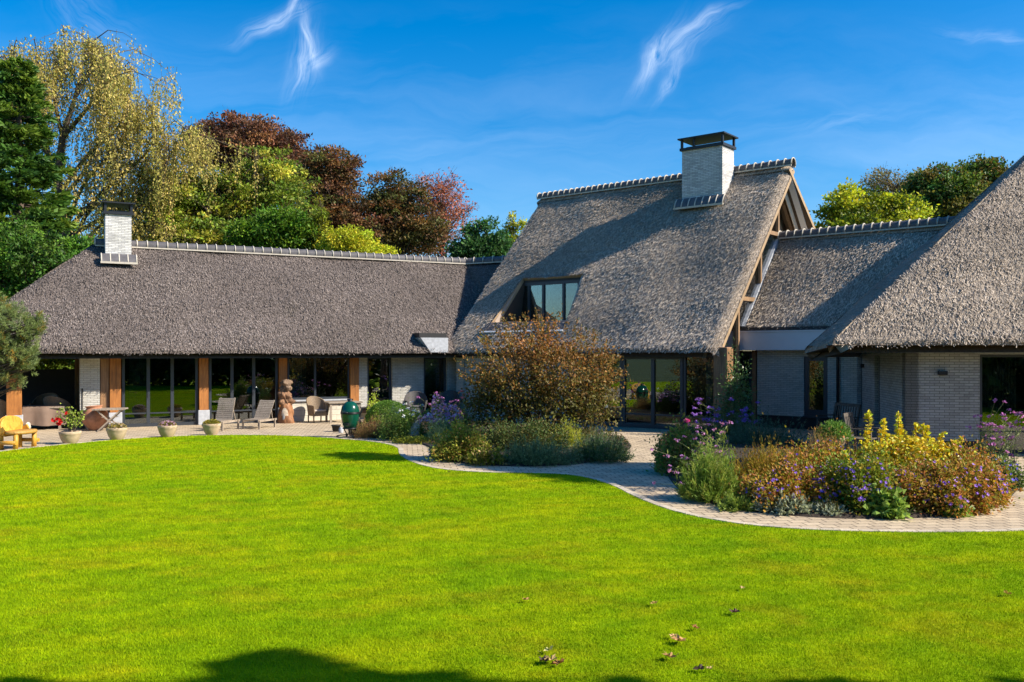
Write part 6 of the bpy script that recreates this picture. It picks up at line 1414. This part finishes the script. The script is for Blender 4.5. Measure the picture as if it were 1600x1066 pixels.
# dark teak garden chairs by the side wall
def garden_chair(label, p, rz, wide=.62):
    t = thing('garden_chair', label, 'garden chair', p, rz, 'dark wooden garden seats by the white side wall'); w = wide / 2; s = MB()
    for i in range(6): s.bx(-w + .03, w - .03, -.27 + .092 * i, -.27 + .092 * i + .075, .42, .442)
    s.build('seat', M_DARKTEAK, t); b = MB(); n = max(5, int(wide / .11))
    for i in range(n): x = -w + .06 + (wide - .12) * i / (n - 1); b.beam((x, .285, .46), (x, .37, .98), .045, .018, (0, 1, 0))
    b.beam((-w + .02, .375, 1.0), (w - .02, .375, 1.0), .03, .09); b.beam((-w + .02, .28, .47), (w - .02, .28, .47), .03, .05); b.build('backrest', M_DARKTEAK, t)
    for sx in (-1, 1):
        l = MB(); l.beam((sx * (w - .02), -.27, 0), (sx * (w - .02), -.27, .65), .055, .055); l.build('leg', M_DARKTEAK, t)
        l = MB(); l.beam((sx * (w - .02), .27, 0), (sx * (w - .02), .27, .46), .055, .055); l.beam((sx * (w - .02), .27, .46), (sx * (w - .02), .38, 1.04), .055, .05); l.build('leg', M_DARKTEAK, t)
        a = MB(); a.beam((sx * (w - .02), -.32, .67), (sx * (w - .02), .30, .67), .065, .03); a.build('arm', M_DARKTEAK, t)
    return t
garden_chair('dark wooden garden bench below the narrow dark window', G(1308, 686), R(-72), 1.1)
garden_chair('dark slatted garden chair facing right, half hidden by the yellow shrub', G(1348, 712), R(52), .66)
t = thing('potted_plant', 'green bushy plant in a stone pedestal pot before the garden bench', 'potted plant', G(1303, 716)); m = MB(); m.lathe([(.001, 0), (.20, 0), (.2, .05), (.12, .1), (.14, .2), (.28, .40), (.33, .47), (.33, .51), (.27, .51), (.22, .42), (.001, .42)], 24); m.build('pot', M_POT, t)
rs = np.random.RandomState(181); n = 1800; e = ell(rs, n, .35); e[:, 2] = abs(e[:, 2]); V, Q, C = leaf_arrays(e * np.array([.40, .40, .42]) + np.array([0, 0, .46]), e + rs.randn(n, 3) * .5, .07 + .05 * rs.rand(n), .28, palette(rs, n, [(.06, .12, .02), (.09, .16, .03)]), rs); link('foliage', cloud_mesh('foliage', [(V, Q, C)], M_LEAF), t, None, True)

# fallen leaves on the lawn
M_DRY = mat_leaf('dry_leaf', .2, .7, .2)
def dry_leaf(label, px, py, size, c, seed):
    rs = random.Random(seed); p = G(px, py); n = 11; V = [(0, 0, .0)]; 
    for i in range(2 * n):
        a = 2 * math.pi * i / (2 * n); r = size * (.5 if i % 2 == 0 else .30) * (1.25 if abs(a - math.pi / 2) < .6 else 1) * rs.uniform(.8, 1.15); V.append((math.cos(a) * r, math.sin(a) * r, size * (.20 * math.cos(a * 2 + seed) ** 2 + rs.uniform(0, .14))))
    V += [(0, -size * .5, .0), (.004, -size * .85, size * .3), (.009, -size * .85, size * .3)]
    Fs = [(0, 1 + i, 1 + (i + 1) % (2 * n)) for i in range(2 * n)] + [(2 * n + 1, 2 * n + 2, 2 * n + 3)]
    me = npmesh('fallen_leaf', V, [Fs], M_DRY, None, np.array([[x * rs.uniform(.8, 1.15) for x in c]] * len(V)))
    o = link('fallen_leaf', me, None, Matrix.Translation((p.x, p.y, .055)) @ Matrix.Rotation(rs.uniform(0, 6.28), 4, 'Z') @ Matrix.Rotation(rs.uniform(-.5, .5), 4, 'X')); tag(o, label, 'leaf', 'dry leaves lying on the lawn')
TAN, BRN, RST, PAL = (.46, .27, .10), (.10, .055, .04), (.33, .12, .05), (.55, .42, .22)
for i, (l, x, y, s, c) in enumerate([('pale curled leaf at the top of the leaf cluster near the lawn shadow', 857, 1027, .10, PAL), ('dark brown leaf at the left of the leaf cluster', 850, 1043, .11, BRN), ('upright orange tan leaf in the middle of the leaf cluster', 862, 1042, .12, TAN), ('rust red leaf at the right of the leaf cluster', 874, 1048, .11, RST),
    ('long tan leaf lying behind the single orange leaf', 1061, 1012, .14, TAN), ('small pale leaf just above the long tan leaf', 1051, 1004, .07, PAL), ('single orange tan leaf right of the cluster', 1046, 1037, .11, TAN), ('tiny rust leaf above the long tan leaf', 1086, 990, .08, RST), ('dark brown leaf standing alone highest on the right', 1148, 966, .11, BRN),
    ('dark leaf closest to the bottom edge', 1094, 1056, .09, BRN), ('pale scrap of leaf beside the lowest dark leaf', 1108, 1056, .06, PAL), ('small tan leaf alone in the middle of the lawn', 822, 946, .08, TAN), ('small tan leaf between the middle and the highest dark leaf', 1021, 952, .08, TAN), ('pale speck of leaf above the dark leaf', 1160, 927, .06, PAL), ('small orange leaf near the right edge of the lawn', 1574, 936, .09, TAN), ('tiny pale leaf far out before the loungers', 390, 768, .07, PAL), ('tiny brown leaf at the lawn edge below the copper tree', 702, 742, .07, BRN)]): dry_leaf(l, x, y, s, c, 200 + i)

# pendant lamp behind the second glass doors
q = WP + DW * X(374) + NWI * 1.3; t = thing('pendant_lamp', 'black dome pendant lamp hanging behind the second glass doors', 'lamp', (q.x, q.y, 1.12)); m = MB(); m.lathe([(.30, 0), (.29, .08), (.22, .2), (.1, .28), (.03, .31), (.03, .36), (.001, .36)], 24); m.build('lamp_shade', mat_plain('gloss_black', (.01, .01, .011), .15, .1, 3, 0, 0), t); m = MB(); m.tube([(0, 0, .36), (0, 0, 1.4)], .008, 5); m.build('cord', M_BLACKMETAL, t)
